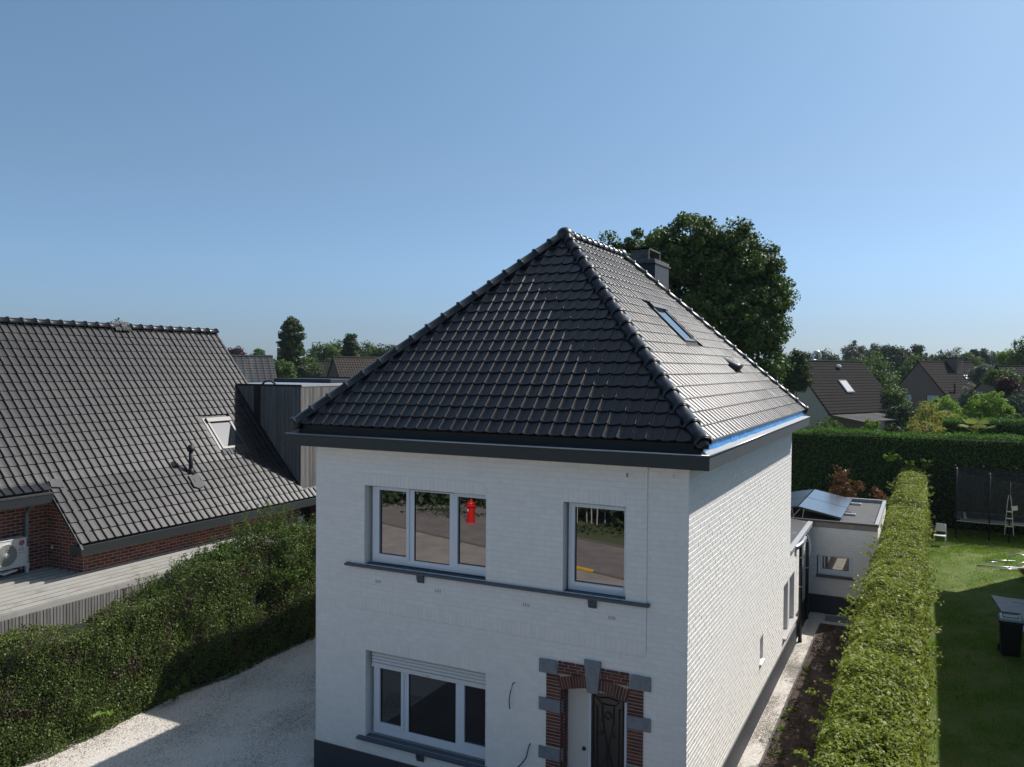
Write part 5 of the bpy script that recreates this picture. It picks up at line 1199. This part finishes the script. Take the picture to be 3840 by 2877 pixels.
for P_, r_ in ((((4.60, 22.6, .05), (6.1, 22.75, .09)), .022), (((4.98, 23.75, .05), (5.9, 23.9, .08)), .024), (((5.30, 22.35, .05), (5.85, 22.6, .06)), .02), (((5.6, 22.7, .08), (6.6, 23.3, .10)), .026), (((4.9, 23.5, .04), (5.3, 23.55, .05)), .016), (((5.9, 23.5, .05), (6.4, 24.1, .12)), .02)):
    b = MB(); b.tube(P_, r_, 8); b.obj('tube', M['alu'], tf, smooth=True)
b = MB(); b.tube([(5.55+.42+(-.42)*math.cos(a), 23.1+.1*math.sin(a), .06+.42*math.sin(a)) for a in [math.pi*k/18 for k in range(19)]], .022, 8); b.obj('arc', M['alu'], tf, smooth=True)
fb = thing('fire_bowl', 'rusty orange brown shallow bowl on the lawn at the right edge', 'bowl', (6.05, 21.4, 0))
b = MB(); b.lathe([(.001, .10), (.16, .12), (.27, .22), (.30, .29), (.28, .29), (.24, .22), (.14, .15), (.001, .13)], (6.10, 21.4, 0), 24); b.obj('bowl', mat('rusty_steel', (.34, .12, .035), .7, col2=(.20, .06, .02), vscale=6), fb, smooth=True)
for a in (0, 2.1, 4.2): b = MB(); b.tube([(6.10+.16*math.cos(a), 21.4+.16*math.sin(a), .14), (6.10+.2*math.cos(a), 21.4+.2*math.sin(a), 0)], .012, 5); b.obj('leg', M['blackm'], fb)
b = MB(); nn = 7; V = [(2.94+.10*(i % nn-3)/1.0*.45, 8.2+(i//nn-3)*.055, .02+.09*math.exp(-((i % nn-3)**2+(i//nn-3)**2)/5)+random.uniform(0, .02)) for i in range(nn*nn)]
b.add(V, [(j*nn+i, j*nn+i+1, (j+1)*nn+i+1, (j+1)*nn+i) for j in range(nn-1) for i in range(nn-1)]); tag(b.obj('plastic_bag', M['white']), 'crumpled white plastic bag at the foot of the beech hedge', 'bag')

# house on the right, outside the frame: its shadow lies across the lawn
RN = thing('brick_bungalow', 'brick house standing right of the lawn beyond the frame', 'house', (11, 10, 0))
MB().box(6.35, 15, -4, 22.4, 0, 4.8).obj('wall', M['beigewall'], RN)
b = MB(); b.prism([(5.96, -4.4, 5.05), (15.3, -4.4, 5.05), (15.3, -4.4, 5.2), (10.7, -4.4, 7.2), (5.96, -4.4, 5.2)], (0, 27.1, 0)); b.obj('roof', M['farroof'], RN)

# ------------------------------------------------------------------ street side, seen only as reflections in the panes
pb = thing('pillar_box', 'red pillar seen mirrored in the upper window, domed cap with finial', 'pillar', (-15.43, -20.88, 0))
b = MB(); b.lathe([(.22, 0), (.22, .04), (.19, .06), (.19, .72), (.23, .74), (.24, .80), (.20, .84)], (-15.43, -20.88, 0), 20); b.obj('body', M['red'], pb, smooth=False)
b = MB(); b.lathe([(.20, .84), (.19, .90), (.13, .97), (.05, 1.01), (.045, 1.03), (.05, 1.05), (.03, 1.09), (.001, 1.10)], (-15.43, -20.88, 0), 20); b.obj('cap', M['red'], pb, smooth=True)
b = MB(); b.box(-15.50, -15.45, -20.69, -20.675, .55, .66); b.obj('notice', M['white'], pb)
P, N = box_surface(9000, -40, 12, -25.5, -21, .0, lambda X, Y: .35*.2+.12*np.sin(X*1.3)+.1*np.sin(Y*2+X), {'top': 1})
kp = P[:, 1] < -21.2+.33*(P[:, 0]+12.3)*np.where(P[:, 0] < -12.3, .3, 1)+.6; leaves_o = leaves('verge_plants', P[kp], N[kp], .16, M['lf_dark']); tag(leaves_o, 'rough grass and weeds on the verge across the street', 'verge', kind='stuff')
sp = [(-31, -27), (-26, -29), (-21, -27.5), (-17, -28.5), (-12.5, -27.5), (-8, -26.5), (-3.5, -26), (1.5, -25)]
for i, (x, y) in enumerate(sp):
    tree('street_tree', 'dark tree across the street, seen only mirrored in the window panes', (x, y, 0), [(x, y, 4.5, 3.0, 2.6, 3.6), (x, y+3.0, 1.2, 2.8, 1.2, 1.3)], 'lf_dark', 5200, 120, .75, .42, .22, 'tree', 'trees across the street', limbs=5)
b = MB()
for i in range(13):
    x = -12.2+i*.33; t = tag(MB().tube([(x, -23.3+random.uniform(-.3, .3), 0), (x+random.uniform(-.06, .06), -23.3, 2.6+random.uniform(0, .5))], .03, 6).obj('pale_pole', M['palebark']), 'thin pale pole mirrored in the upper right window', 'pole', 'thin pale poles across the street')

# ------------------------------------------------------------------ big tree behind the house
rngl = np.random.default_rng(5)
lob = [(-7.55, 29, 9.3, 3.0, 3.0, 3.6), (-10.35, 27.8, 11.0, 2.1, 2.3, 2.2), (-5.55, 30, 10.2, 2.2, 2.6, 2.6), (-8.15, 28.8, 12.8, 2.7, 2.4, 1.75), (-5.95, 29.8, 12.3, 1.8, 2.0, 1.3), (-4.65, 30.2, 8.2, 1.5, 2.2, 2.2), (-10.25, 28, 7.6, 2.5, 2.6, 2.6), (-10.75, 27.2, 12.1, 1.5, 1.8, 1.4), (-4.85, 30.1, 11.9, 1.5, 1.8, 1.5), (-6.85, 29.5, 6.2, 2.5, 2.4, 1.8), (-4.15, 30.4, 10.6, 1.1, 1.3, 1.0), (-4.65, 30.3, 6.6, 0.9, 1.5, 0.9), (-9.0, 27.9, 12.2, 1.9, 2.0, 1.5), (-4.5, 30.3, 10.4, 1.4, 1.8, 1.9), (-4.8, 30.2, 8.4, 1.4, 1.8, 1.7), (-6.0, 29.4, 12.9, 1.6, 1.8, 1.3)]
tree('oak_tree', 'large dark green tree rising behind the roof and chimney', (-7.2, 29.2, 0), lob, 'lf_oak', 160000, 1150, .46, .165, .38, limbs=110, shell=3.0, trunk_top=10.5, aspect=.7)

# ------------------------------------------------------------------ far houses
def far_house(name, label, A, B, Cn, E, wallm, roofm, tile=.33, rib=.30, group=None, chim=None, depth_back=None, over=.12):
    """A, B ridge ends; Cn, E eave ends below them on the side towards us"""
    A, B, Cn, E = map(Vector, (A, B, Cn, E)); t = thing(name, label, 'house', ((A.x+B.x)/2, (A.y+B.y)/2, 0), group)
    U = (B-A).normalized(); hv = Vector((Cn.x-A.x, Cn.y-A.y, 0)); back = A*1; Ab, Bb = Vector((A.x-hv.x, A.y-hv.y, Cn.z)), Vector((B.x-hv.x, B.y-hv.y, E.z))
    ins = Vector((U.x, U.y, 0))*over; c0 = Cn+ins-hv.normalized()*.25; 
    b = MB()
    def gable(a, c, bk, s):
        a2 = a+ins*s-Vector((0, 0, .12)); c2 = c+ins*s-hv.normalized()*.3+Vector((0, 0, .05)); k2 = bk+ins*s+hv.normalized()*.3+Vector((0, 0, .05))
        return [Vector((c2.x, c2.y, 0)), Vector((k2.x, k2.y, 0)), k2, a2, c2]
    g0, g1 = gable(A, Cn, Ab, 1), gable(B, E, Bb, -1)
    b.quad(*g0); b.quad(*g1[::-1]); b.quad(g0[0], g0[4], g1[4], g1[0]); b.quad(g0[1], g1[1], g1[2], g0[2]); b.obj('wall', M[wallm], t)
    V = (A-Cn).normalized(); fr = frame(Cn, U, V); Ln, H_ = (B-A).length, (A-Cn).length
    rf = MB(); d = Vector((0, 0, -.10)); rf.hexa([Cn+d*1.4, E+d*1.4, B+d, A+d], [Cn+d*.15, E+d*.15, B+d*.15, A+d*.15]); rf.hexa([Ab+d*1.4, Bb+d*1.4, B+d, A+d], [Ab, Bb, B, A]); ro = rf.obj('roof', M[roofm], t)
    tm = MB(); nr = int(H_/tile)
    nc = int(Ln/rib)
    for j in range(nr):       # ribbed courses, lower edge proud
        v0_, v1_ = j*H_/nr, (j+1)*H_/nr
        for i in range(nc):
            u0_, w_ = i*Ln/nc, Ln/nc
            P0 = [(u0_, .035), (u0_+w_*.25, .065), (u0_+w_*.5, .035), (u0_+w_*.99, .028)]
            o = len(tm.v); tint = random.random()
            tm.add([fr @ Vector((u, v0_, n-.05)) for u, n in P0]+[fr @ Vector((u, v0_, n+.02)) for u, n in P0]+[fr @ Vector((u, v1_, n-.012)) for u, n in P0],
                   [(q, q+1, q+5, q+4) for q in range(3)]+[(4+q, 5+q, 9+q, 8+q) for q in range(3)], tint)
    tm.obj('tiling', M[roofm], ro, kind='stuff')
    rc = MB()
    nn = int(Ln/.4)
    for i in range(nn):
        p, q = A.lerp(B, i/nn), A.lerp(B, (i+1)/nn); rc.tube([p+Vector((0, 0, .03)), q+Vector((0, 0, .03))], .14, 6, .12)
    rc.obj('ridge', M[roofm], ro)
    return t, fr, U, hv
hA = far_house('bungalow', 'beige brick bungalow with dark tiled roof and a small roof window', (-9.44, 76.29, 7.86), (-3.56, 87.64, 7.86), (-5.53, 74.26, 2.7), (.35, 85.61, 2.7), 'beigewall', 'farroof', .36, .30)
t, fr, U, hv = hA; hn = Vector((hv.x, hv.y, 0)).normalized(); Un = Vector((U.x, U.y, 0)).normalized()
T = lambda u, v, n: fr @ Vector((u, v, n))
def slab_on(fr, u0, u1, v0, v1, n0, n1, name, mm, parent):
    T = lambda u, v, n: fr @ Vector((u, v, n)); b = MB(); b.hexa([T(u0, v0, n0), T(u1, v0, n0), T(u1, v1, n0), T(u0, v1, n0)], [T(u0, v0, n1), T(u1, v0, n1), T(u1, v1, n1), T(u0, v1, n1)]); return b.obj(name, M[mm], parent)
rw = holder('roof_window', t); slab_on(fr, 5.35, 6.75, 2.5, 4.15, .05, .16, 'frame', 'lead', rw); slab_on(fr, 5.48, 6.62, 2.62, 4.0, .161, .17, 'pane', 'roofgrey', rw)
b = MB(); p = T(.9, 6.0, 0); b.tube([p, p+Vector((0, 0, .9))], .10, 8); b.lathe([(.15, 0), (.15, .12), (.001, .16)], tuple(p+Vector((0, 0, .9))), 8); b.obj('vent_pipe', M['blackm'], t)
b = MB(); p = T(7.2, 5.9, .1); b.lathe([(.28, 0), (.30, .1), (.22, .25), (.001, .32)], tuple(p), 10); b.obj('roof_vent', M['white'], t)
# lean-to canopy, gable window, downpipe
Cn, E = Vector((-5.53, 74.26, 2.7)), Vector((.35, 85.61, 2.7))
cv = holder('canopy', t); n_ = 16
for i in range(n_):
    a, c = Cn+Un*(.2+i*.52), Cn+Un*(.2+i*.52+.49); o = hn*3.4-Vector((0, 0, .55)); b = MB(); b.hexa([a-Vector((0, 0, .16)), c-Vector((0, 0, .16)), c+o-Vector((0, 0, .08)), a+o-Vector((0, 0, .08))], [a-Vector((0, 0, .1)), c-Vector((0, 0, .1)), c+o, a+o]); b.obj('roof_sheet', M['greyroof'], cv)
for i in range(3):
    a = Cn+Un*(.4+i*3.9)+hn*3.2; b = MB(); b.tube([Vector((a.x, a.y, 0)), a-Vector((0, 0, .6))], .06, 6); b.obj('post', M['blackm'], cv)
b = MB(); a = E-hn*.2; b.tube([Vector((a.x, a.y, 0)), a], .06, 6); b.obj('downpipe', M['white'], t)
g_ = Cn.lerp(Vector((-13.35, 78.32, 2.7)), .60)
w_ = holder('window', t)
b = MB(); p = g_-Un*.02; q = -hn*1.3; b.hexa([p+Vector((0, 0, .35)), p+q+Vector((0, 0, .35)), p+q-Un*.04+Vector((0, 0, .35)), p-Un*.04+Vector((0, 0, .35))], [p+Vector((0, 0, 1.75)), p+q+Vector((0, 0, 1.75)), p+q-Un*.04+Vector((0, 0, 1.75)), p-Un*.04+Vector((0, 0, 1.75))]); b.obj('pane', M['glass'], w_)
b = MB(); b.hexa([p-Un*.05+Vector((0, 0, 1.3)), p+q-Un*.05+Vector((0, 0, 1.3)), p+q-Un*.09+Vector((0, 0, 1.3)), p-Un*.09+Vector((0, 0, 1.3))], [p-Un*.05+Vector((0, 0, 1.65)), p+q-Un*.05+Vector((0, 0, 1.65)), p+q-Un*.09+Vector((0, 0, 1.65)), p-Un*.09+Vector((0, 0, 1.65))]); b.obj('blind', M['white'], w_)
def at(px, py, d): return CAM+(_f+_r*((px-1920)/F_PX)-_u*((py-1438.5)/F_PX))*d
def house_at(name, label, px, py, d, th, L, w_, dz, *a, **k):
    A = at(px, py, d); u = Vector((math.cos(R(th)), math.sin(R(th)), 0)); n = Vector((math.sin(R(th)), -math.cos(R(th)), 0))
    B = A+u*L; Cn = A+n*w_-Vector((0, 0, dz)); return A, u, n, far_house(name, label, A, B, Cn, B+n*w_-Vector((0, 0, dz)), *a, **k)
A, u, n_, hB = house_at('bungalow', 'dark brown brick bungalow with chimney and two pale blue shuttered windows', 3442, 1356.5, 100, 62, 12.9, 4.6, 5.3, 'brownwall', 'farroof', .40, .33)
t = hB[0]; fr = hB[1]; c_ = holder('chimney', t)
def obox(b, o, u, n, u0, u1, n0, n1, z0, z1):
    P = lambda a, c, z: (o.x+u.x*a+n.x*c, o.y+u.y*a+n.y*c, z); return b.hexa([P(u0, n0, z0), P(u1, n0, z0), P(u1, n1, z0), P(u0, n1, z0)], [P(u0, n0, z1), P(u1, n0, z1), P(u1, n1, z1), P(u0, n1, z1)])
obox(MB(), A, u, n_, 6.6, 8.2, -.3, 1.35, 5.8, 8.5).obj('stack', M['brownwall'], c_); obox(MB(), A, u, n_, 6.5, 8.3, -.4, 1.45, 8.5, 8.6).obj('cap', M['farroof'], c_); b = MB(); b.tube([A+u*7.4+n_*.4+Vector((0, 0, .8)), A+u*7.4+n_*.4+Vector((0, 0, 1.2))], .12, 8); b.obj('flue', M['alu'], c_)
slab_on(fr, 7.9, 8.8, 4.2, 4.8, .08, .12, 'flashing', 'alu', t)
for q0 in (.2, -3.1):
    sw = holder('window', t); obox(MB(), A, u, n_, .05, .11, q0+1.0, q0+2.3, 2.0, 4.0).obj('shutter', M['blind'], sw); obox(MB(), A, u, n_, .04, .12, q0+.93, q0+.99, 1.95, 4.05).obj('frame', M['blackm'], sw)
b = MB(); p = fr @ Vector((2.3, 2.0, 0)); b.tube([p, p+Vector((0, 0, 1.2))], .1, 6); b.obj('vent_pipe', M['blackm'], t)
A, u, n_, hC = house_at('house', 'house with pale grey slate roof seen above the clad box at left', 700, 1334, 75, 56, 7.7, 4.0, 4.6, 'browngrey', 'greyroof', .30, .55)
A, u, n_, hD = house_at('house', 'house with brown lichen stained tile roof beside the dark hipped roof', 1247, 1340.5, 92, 60, 15, 4.4, 5.0, 'browngrey', 'farroof2', .36, .30)
obox(MB(), A, u, n_, 8.2, 9.6, -.6, .4, 7.0, A.z+.75).obj('chimney', M['browngrey'], hD[0])
A, u, n_, hE = house_at('small_house', 'small dark red roof half hidden between green trees at left', 1088, 1355, 110, 58, 9, 4.0, 4.2, 'brownwall', 'farroof', .4, .4)
A, u, n_, hF = house_at('house', 'dark bluish tiled roof behind shrubs at right edge', 3735, 1374, 90, 40, 6.5, 4.5, 3.6, 'brownwall', 'farroof', .36, .33)
A, u, n_, hG = house_at('house', 'brown brick gable with pale garage door at the right edge', 3862, 1388, 84, 62, 9, 3.9, 4.6, 'brownwall', 'farroof', .36, .33)
obox(MB(), A, u, n_, .05, .11, -1.0, 2.4, .6, 3.6).obj('garage_door', M['white'], hG[0])
# white flat roofed building and steel ducts far away
fbl = thing('flat_building', 'grey flat roofed building with white rooftop unit between the bungalows', 'building', tuple(at(3365, 1400, 150)))
p = at(3366, 1400, 150); obox(MB(), Vector((p.x, p.y, 0)), Vector((1, 0, 0)), Vector((0, 1, 0)), -1.0, 3.6, 0, 6, 0, 5.9).obj('wall', M['roofgrey'], fbl)
obox(MB(), Vector((p.x, p.y, 0)), Vector((1, 0, 0)), Vector((0, 1, 0)), -.6, .7, 0, 2, 5.9, 7.3).obj('rooftop_unit', M['white'], fbl); obox(MB(), Vector((p.x, p.y, 0)), Vector((1, 0, 0)), Vector((0, 1, 0)), 1.0, 3.0, 0, 2, 5.9, 6.3).obj('rooftop_unit', M['white'], fbl)
dk = thing('duct', 'shiny steel ventilation ducts with bent pipe above bungalow ridge', 'duct', (-8.5, 100, 0)); p = at(3044, 1352, 105); P = lambda dx, dz: p+_r*dx+Vector((0, 0, dz))
b = MB(); b.tube([P(.1, -6), P(.1, .2), P(.12, .75), P(.35, 1.05), P(.6, 1.1), P(.85, 1.05), P(1.05, .75), P(1.05, -.4)], .20, 10); b.obj('pipe', M['alu'], dk, smooth=True)
b = MB(); b.tube([P(-1.9, .0), P(1.2, .0)], .14, 8); b.tube([P(-1.3, -.3), P(-1.3, .6)], .16, 8); b.lathe([(.4, 0), (.4, .2), (.2, .3)], tuple(P(-1.3, .5)), 10); b.obj('duct', M['alu'], dk, smooth=True)
obox(MB(), p, _r, _f, -3.5, 1.6, .2, 6, 0, 7.2).obj('wall', M['browngrey'], dk)
tw = thing('church_tower', 'small grey stone tower beside the tall dark poplar', 'tower', tuple(at(1050, 1330, 210))); p = at(1052, 1400, 210); obox(MB(), p, _r, _f, -.9, 2.2, 0, 4, 0, at(1052, 1305, 210).z).obj('wall', M['browngrey'], tw)
b = MB(); 
for px, d, h0, h1 in ((1171, 120, 1330, 1290),):
    p0, p1 = at(px, 1350, d), at(px, 1285, d); b.tube([Vector((p0.x, p0.y, 0)), p1], .07, 6, .05); b.tube([p1, p1+_r*.9+Vector((0, 0, .05))], .035, 6)
tag(b.obj('street_lamp', M['slate']), 'thin grey lamp post between trees left of centre', 'street lamp')

# ------------------------------------------------------------------ trees and shrubs of the background
def tr(label, px, pytop, pybase, d, wpx, mm, n, cl, cr, size, cat='tree', name='tree', group=None, lobes=None, trunk=.2, depthr=None, **k):
    """crown spans pytop..pybase in height and wpx in width at distance d"""
    top, bot = at(px, pytop, d), at(px, pybase, d); wm = wpx/F_PX*d/2; cz = (top.z+bot.z)/2; hz = (top.z-bot.z)/2; dr = depthr or wm
    if lobes is None: lobes = [(top.x, top.y, cz, wm*.8, dr*.8, hz*.85), (top.x+wm*.35, top.y, cz-hz*.15, wm*.6, dr*.6, hz*.6), (top.x-wm*.35, top.y, cz-hz*.1, wm*.6, dr*.6, hz*.65), (top.x, top.y, bot.z+hz*.5, wm*.9, dr*.8, hz*.5)]
    else: lobes = [(top.x+_r.x*a*wm, top.y+_r.y*a*wm, bot.z+2*hz*c, wm*e, dr*e, hz*f_) for a, c, e, f_ in lobes]
    return tree(name, label, (top.x, top.y, 0), lobes, mm, n, cl, cr, size, trunk, cat, group, **k)
G1 = 'distant trees on the horizon'
pop = [(.1, .06, 1.0, .14), (-.05, .20, .98, .16), (.04, .34, .95, .16), (-.04, .48, .96, .16), (0, .62, .92, .15), (.04, .75, .80, .14), (-.02, .87, .52, .11)]
tr('tall columnar dark poplar on the left skyline', 1093, 1178, 1395, 90, 100, 'lf_dark', 20000, 420, .36, .22, lobes=pop, name='poplar_tree', aspect=.7)
tr('shorter columnar dark tree right of the tall poplar', 1316, 1245, 1395, 95, 72, 'lf_dark', 11000, 240, .34, .22, lobes=pop, name='poplar_tree')
tr('bright green rounded tree between the two poplars', 1215, 1282, 1400, 125, 150, 'lf_mid', 8000, 140, .8, .34)
tr('light green tree left of the short poplar', 1270, 1275, 1400, 130, 90, 'lf_mid', 6000, 100, .8, .34)
tr('yellowish green tree just right of the short poplar', 1385, 1282, 1400, 125, 120, 'lf_mid', 7000, 120, .8, .34)
tr('dark bushy tree above the brown roof ridge', 1450, 1292, 1400, 105, 130, 'lf_dark', 8000, 150, .7, .30)
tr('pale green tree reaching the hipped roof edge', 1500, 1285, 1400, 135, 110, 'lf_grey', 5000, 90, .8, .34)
tr('green tree below the tall poplar', 1150, 1330, 1450, 100, 110, 'lf_mid', 6000, 120, .6, .28)
tr('dark shrub hiding the small red roof', 1165, 1368, 1440, 90, 95, 'lf_dark', 5000, 90, .5, .24)
tr('leafy tree right of the grey roof', 1065, 1345, 1450, 85, 90, 'lf_mid', 6000, 110, .5, .24)
tr('purple leaved tree behind the left house roof', 885, 1298, 1360, 120, 75, 'lf_purple', 3600, 70, .6, .30)
tr('small green tree right of the purple tree', 970, 1308, 1365, 115, 48, 'lf_mid', 2600, 50, .5, .28)
tr('green tree top peeping over the left roof ridge', 440, 1196, 1290, 60, 95, 'lf_mid', 4000, 80, .4, .18)
tr('tiny faint tree top above the left roof ridge', 200, 1182, 1290, 120, 34, 'lf_grey', 900, 22, .45, .22)
tr('smaller faint tree top near the left roof ridge', 240, 1192, 1290, 120, 26, 'lf_grey', 600, 14, .4, .22)
# right hand side
tr('dark green tree below the right flank of the large tree', 2865, 1352, 1480, 52, 110, 'lf_dark', 9000, 150, .40, .17)
tr('second dark tree between large tree and beige bungalow', 2965, 1298, 1470, 62, 140, 'lf_dark', 12000, 180, .42, .18)
tr('dark rounded tree behind the left bungalow gable', 3010, 1315, 1400, 100, 70, 'lf_dark', 4000, 80, .6, .26)
tr('round topped yellow green tree behind the beige bungalow', 3245, 1308, 1560, 108, 260, 'lf_mid', 16000, 240, .85, .32)
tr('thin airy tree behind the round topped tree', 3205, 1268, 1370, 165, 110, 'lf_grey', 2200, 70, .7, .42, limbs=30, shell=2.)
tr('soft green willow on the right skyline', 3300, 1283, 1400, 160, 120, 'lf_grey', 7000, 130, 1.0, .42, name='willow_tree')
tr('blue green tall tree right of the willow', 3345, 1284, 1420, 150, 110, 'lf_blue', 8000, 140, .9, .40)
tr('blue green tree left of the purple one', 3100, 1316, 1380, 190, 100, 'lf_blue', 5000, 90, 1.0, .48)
tr('dark purple tree on the right skyline', 3397, 1305, 1370, 185, 56, 'lf_purple', 2600, 50, .9, .46)
tr('dark cypress standing above the trees at right', 3442, 1280, 1380, 160, 44, 'lf_blue', 3600, 70, .6, .36, name='cypress_tree')
tr('small dark conifer beside the cypress', 3470, 1308, 1380, 160, 22, 'lf_blue', 1400, 30, .5, .34, name='cypress_tree')
tr('large rounded olive green tree left of the brown bungalow', 3440, 1320, 1560, 128, 210, 'lf_mid', 15000, 230, .9, .36)
tr('dark green hedge tree right of the beige bungalow roof', 3345, 1420, 1640, 88, 150, 'lf_mid', 12000, 200, .6, .25)
tr('dark bush against the brown bungalow gable', 3385, 1490, 1640, 82, 120, 'lf_dark', 7000, 120, .5, .22)
for i, (px, py, d, w_, mm, lb) in enumerate(((3520, 1312, 175, 120, 'lf_dark', 'dark green tree behind the brown bungalow ridge, left part'), (3590, 1302, 185, 130, 'lf_grey', 'pale green tree behind the brown bungalow chimney'), (3640, 1320, 170, 90, 'lf_mid', 'light green tree behind the brown bungalow ridge'), (3655, 1298, 175, 44, 'lf_blue', 'left one of two dark pointed trees right of the chimney'), (3692, 1300, 175, 44, 'lf_blue', 'right one of two dark pointed trees right of the chimney'), (3735, 1316, 190, 70, 'lf_grey', 'grey green tree between pointed trees and right edge trees'), (3775, 1302, 150, 60, 'lf_dark', 'dark tree left of the light green one at right edge'))):
    tr(lb, px, py, 1400, d, w_, mm, 4500, 90, .9 if w_ > 60 else .6, .44)
tr('light green tree near the right edge', 3778, 1303, 1400, 118, 62, 'lf_bright', 4000, 80, .6, .30)
tr('tall dark tree cut by the right edge of the picture', 3850, 1256, 1420, 110, 120, 'lf_mid', 8000, 150, .75, .30)
tr('pale shrub cluster right of the brown bungalow roof', 3700, 1358, 1440, 96, 130, 'lf_grey', 5500, 110, .5, .26, 'shrub', 'shrub')
tr('green shrub hanging above the dark bluish roof', 3760, 1385, 1450, 82, 120, 'lf_mid', 5500, 100, .5, .24, 'shrub', 'shrub')
tr('dark red leaved shrub right of the brown bungalow', 3775, 1412, 1480, 72, 90, 'lf_purple', 3600, 70, .4, .20, 'shrub', 'shrub')
tr('grey leaved small tree before the brown bungalow roof', 3635, 1430, 1560, 70, 75, 'lf_grey', 2600, 60, .35, .18)
tr('rounded bright green shrub before the brown bungalow gable', 3540, 1466, 1680, 62, 190, 'lf_bright', 9000, 170, .32, .17, 'shrub', 'shrub')
tr('large rounded bright topped dark shrub right of centre right', 3708, 1450, 1640, 62, 190, 'lf_bright', 10000, 180, .32, .17, 'shrub', 'shrub')
tr('yellow leaved airy shrub in front of the green shrub', 3500, 1480, 1700, 54, 190, 'lf_yellow', 7000, 150, .26, .14, 'shrub', 'shrub', aspect=.5)
tr('dark blue green shrub at the right edge', 3835, 1446, 1640, 66, 130, 'lf_blue', 6000, 110, .35, .17, 'shrub', 'shrub')
tr('low green bushes above the clipped hedge at right', 3800, 1535, 1700, 60, 150, 'lf_mid', 5000, 90, .25, .14, 'shrub', 'shrub')
tr('feathery light green shrub just behind the tall hedge', 3100, 1556, 1680, 46, 160, 'lf_mid', 6000, 140, .20, .12, 'shrub', 'shrub', aspect=.35)
tr('bright rounded bush before the canopy of the beige bungalow', 3272, 1560, 1680, 46, 76, 'lf_bright', 3000, 60, .18, .12, 'shrub', 'shrub')
tr('loose yellow green bush on top of the far hedge', 3470, 1568, 1690, 46, 170, 'lf_yellow', 5000, 110, .2, .12, 'shrub', 'shrub', aspect=.45)
tr('dark low bushes behind the middle of the tall hedge', 3400, 1570, 1700, 50, 260, 'lf_dark', 6000, 120, .3, .16, 'shrub', 'shrub')
# fan palm whose fronds rise above the tall hedge
pt = at(3660, 1612, 44.3); pm = thing('fan_palm', 'yellow green fan palm fronds rising over the tall hedge', 'palm', (pt.x, pt.y, 0))
b = MB(); b.tube([(pt.x, pt.y, 0), (pt.x, pt.y, pt.z-.15)], .10, 8); b.obj('trunk', M['bark'], pm)
for i in range(11):
    a = 2*math.pi*i/11+.2; el = R(50 if i % 2 else 25); d = Vector((math.cos(a)*math.cos(el), math.sin(a)*math.cos(el), math.sin(el))); tip = Vector((pt.x, pt.y, pt.z-.15))+d*.62; s_ = d.cross(Vector((0, 0, 1))).normalized()
    b = MB(); b.tube([(pt.x, pt.y, pt.z-.15), tip], .012, 4)
    for k in range(13):
        q = R(-78+13*k); dd = (d*math.cos(q)+s_*math.sin(q)).normalized(); n0 = dd.cross(d.cross(s_)).normalized()*.022; e_ = tip+dd*.48+Vector((0, 0, -.05)); b.quad(tip-n0*.3, tip+dd*.3-n0, e_, tip+dd*.3+n0)
    b.obj('frond', M['lf_yellow'], pm)
# one continuous wood along the horizon
lobs = []
for i in range(150):
    px = -2400+i*60+random.uniform(-20, 20); d = random.uniform(330, 520); q = at(px, 1378-random.uniform(16, 34)-(10 if px > 3000 else 0), d); lobs.append((q.x, q.y, q.z*.5, 16, 16, q.z*.5))
P, N, _ = crown(lobs, 50000, 3000, 3.2, 6., .5); tag(leaves('distant_wood', P, N, 1.7, M['lf_mid']), 'continuous belt of woodland along the horizon', 'wood', kind='stuff')

# thin summer haze over the far gardens
b = MB(); b.box(-700, 700, -60, 760, -1.2, 17.5)
hz_ = b.obj('haze', None); hz_['kind'] = 'stuff'; hz_['label'] = 'thin pale haze softening the far trees'; hz_['category'] = 'haze'
hm = bpy.data.materials.new('haze'); hm.use_nodes = True; ht = hm.node_tree; ht.nodes.clear()
ho = ht.nodes.new('ShaderNodeOutputMaterial'); hv_ = ht.nodes.new('ShaderNodeVolumePrincipled'); hv_.inputs['Color'].default_value = (.80, .88, 1.0, 1); hv_.inputs['Density'].default_value = .00018
ht.links.new(hv_.outputs[0], ho.inputs['Volume']); hz_.data.materials.append(hm)
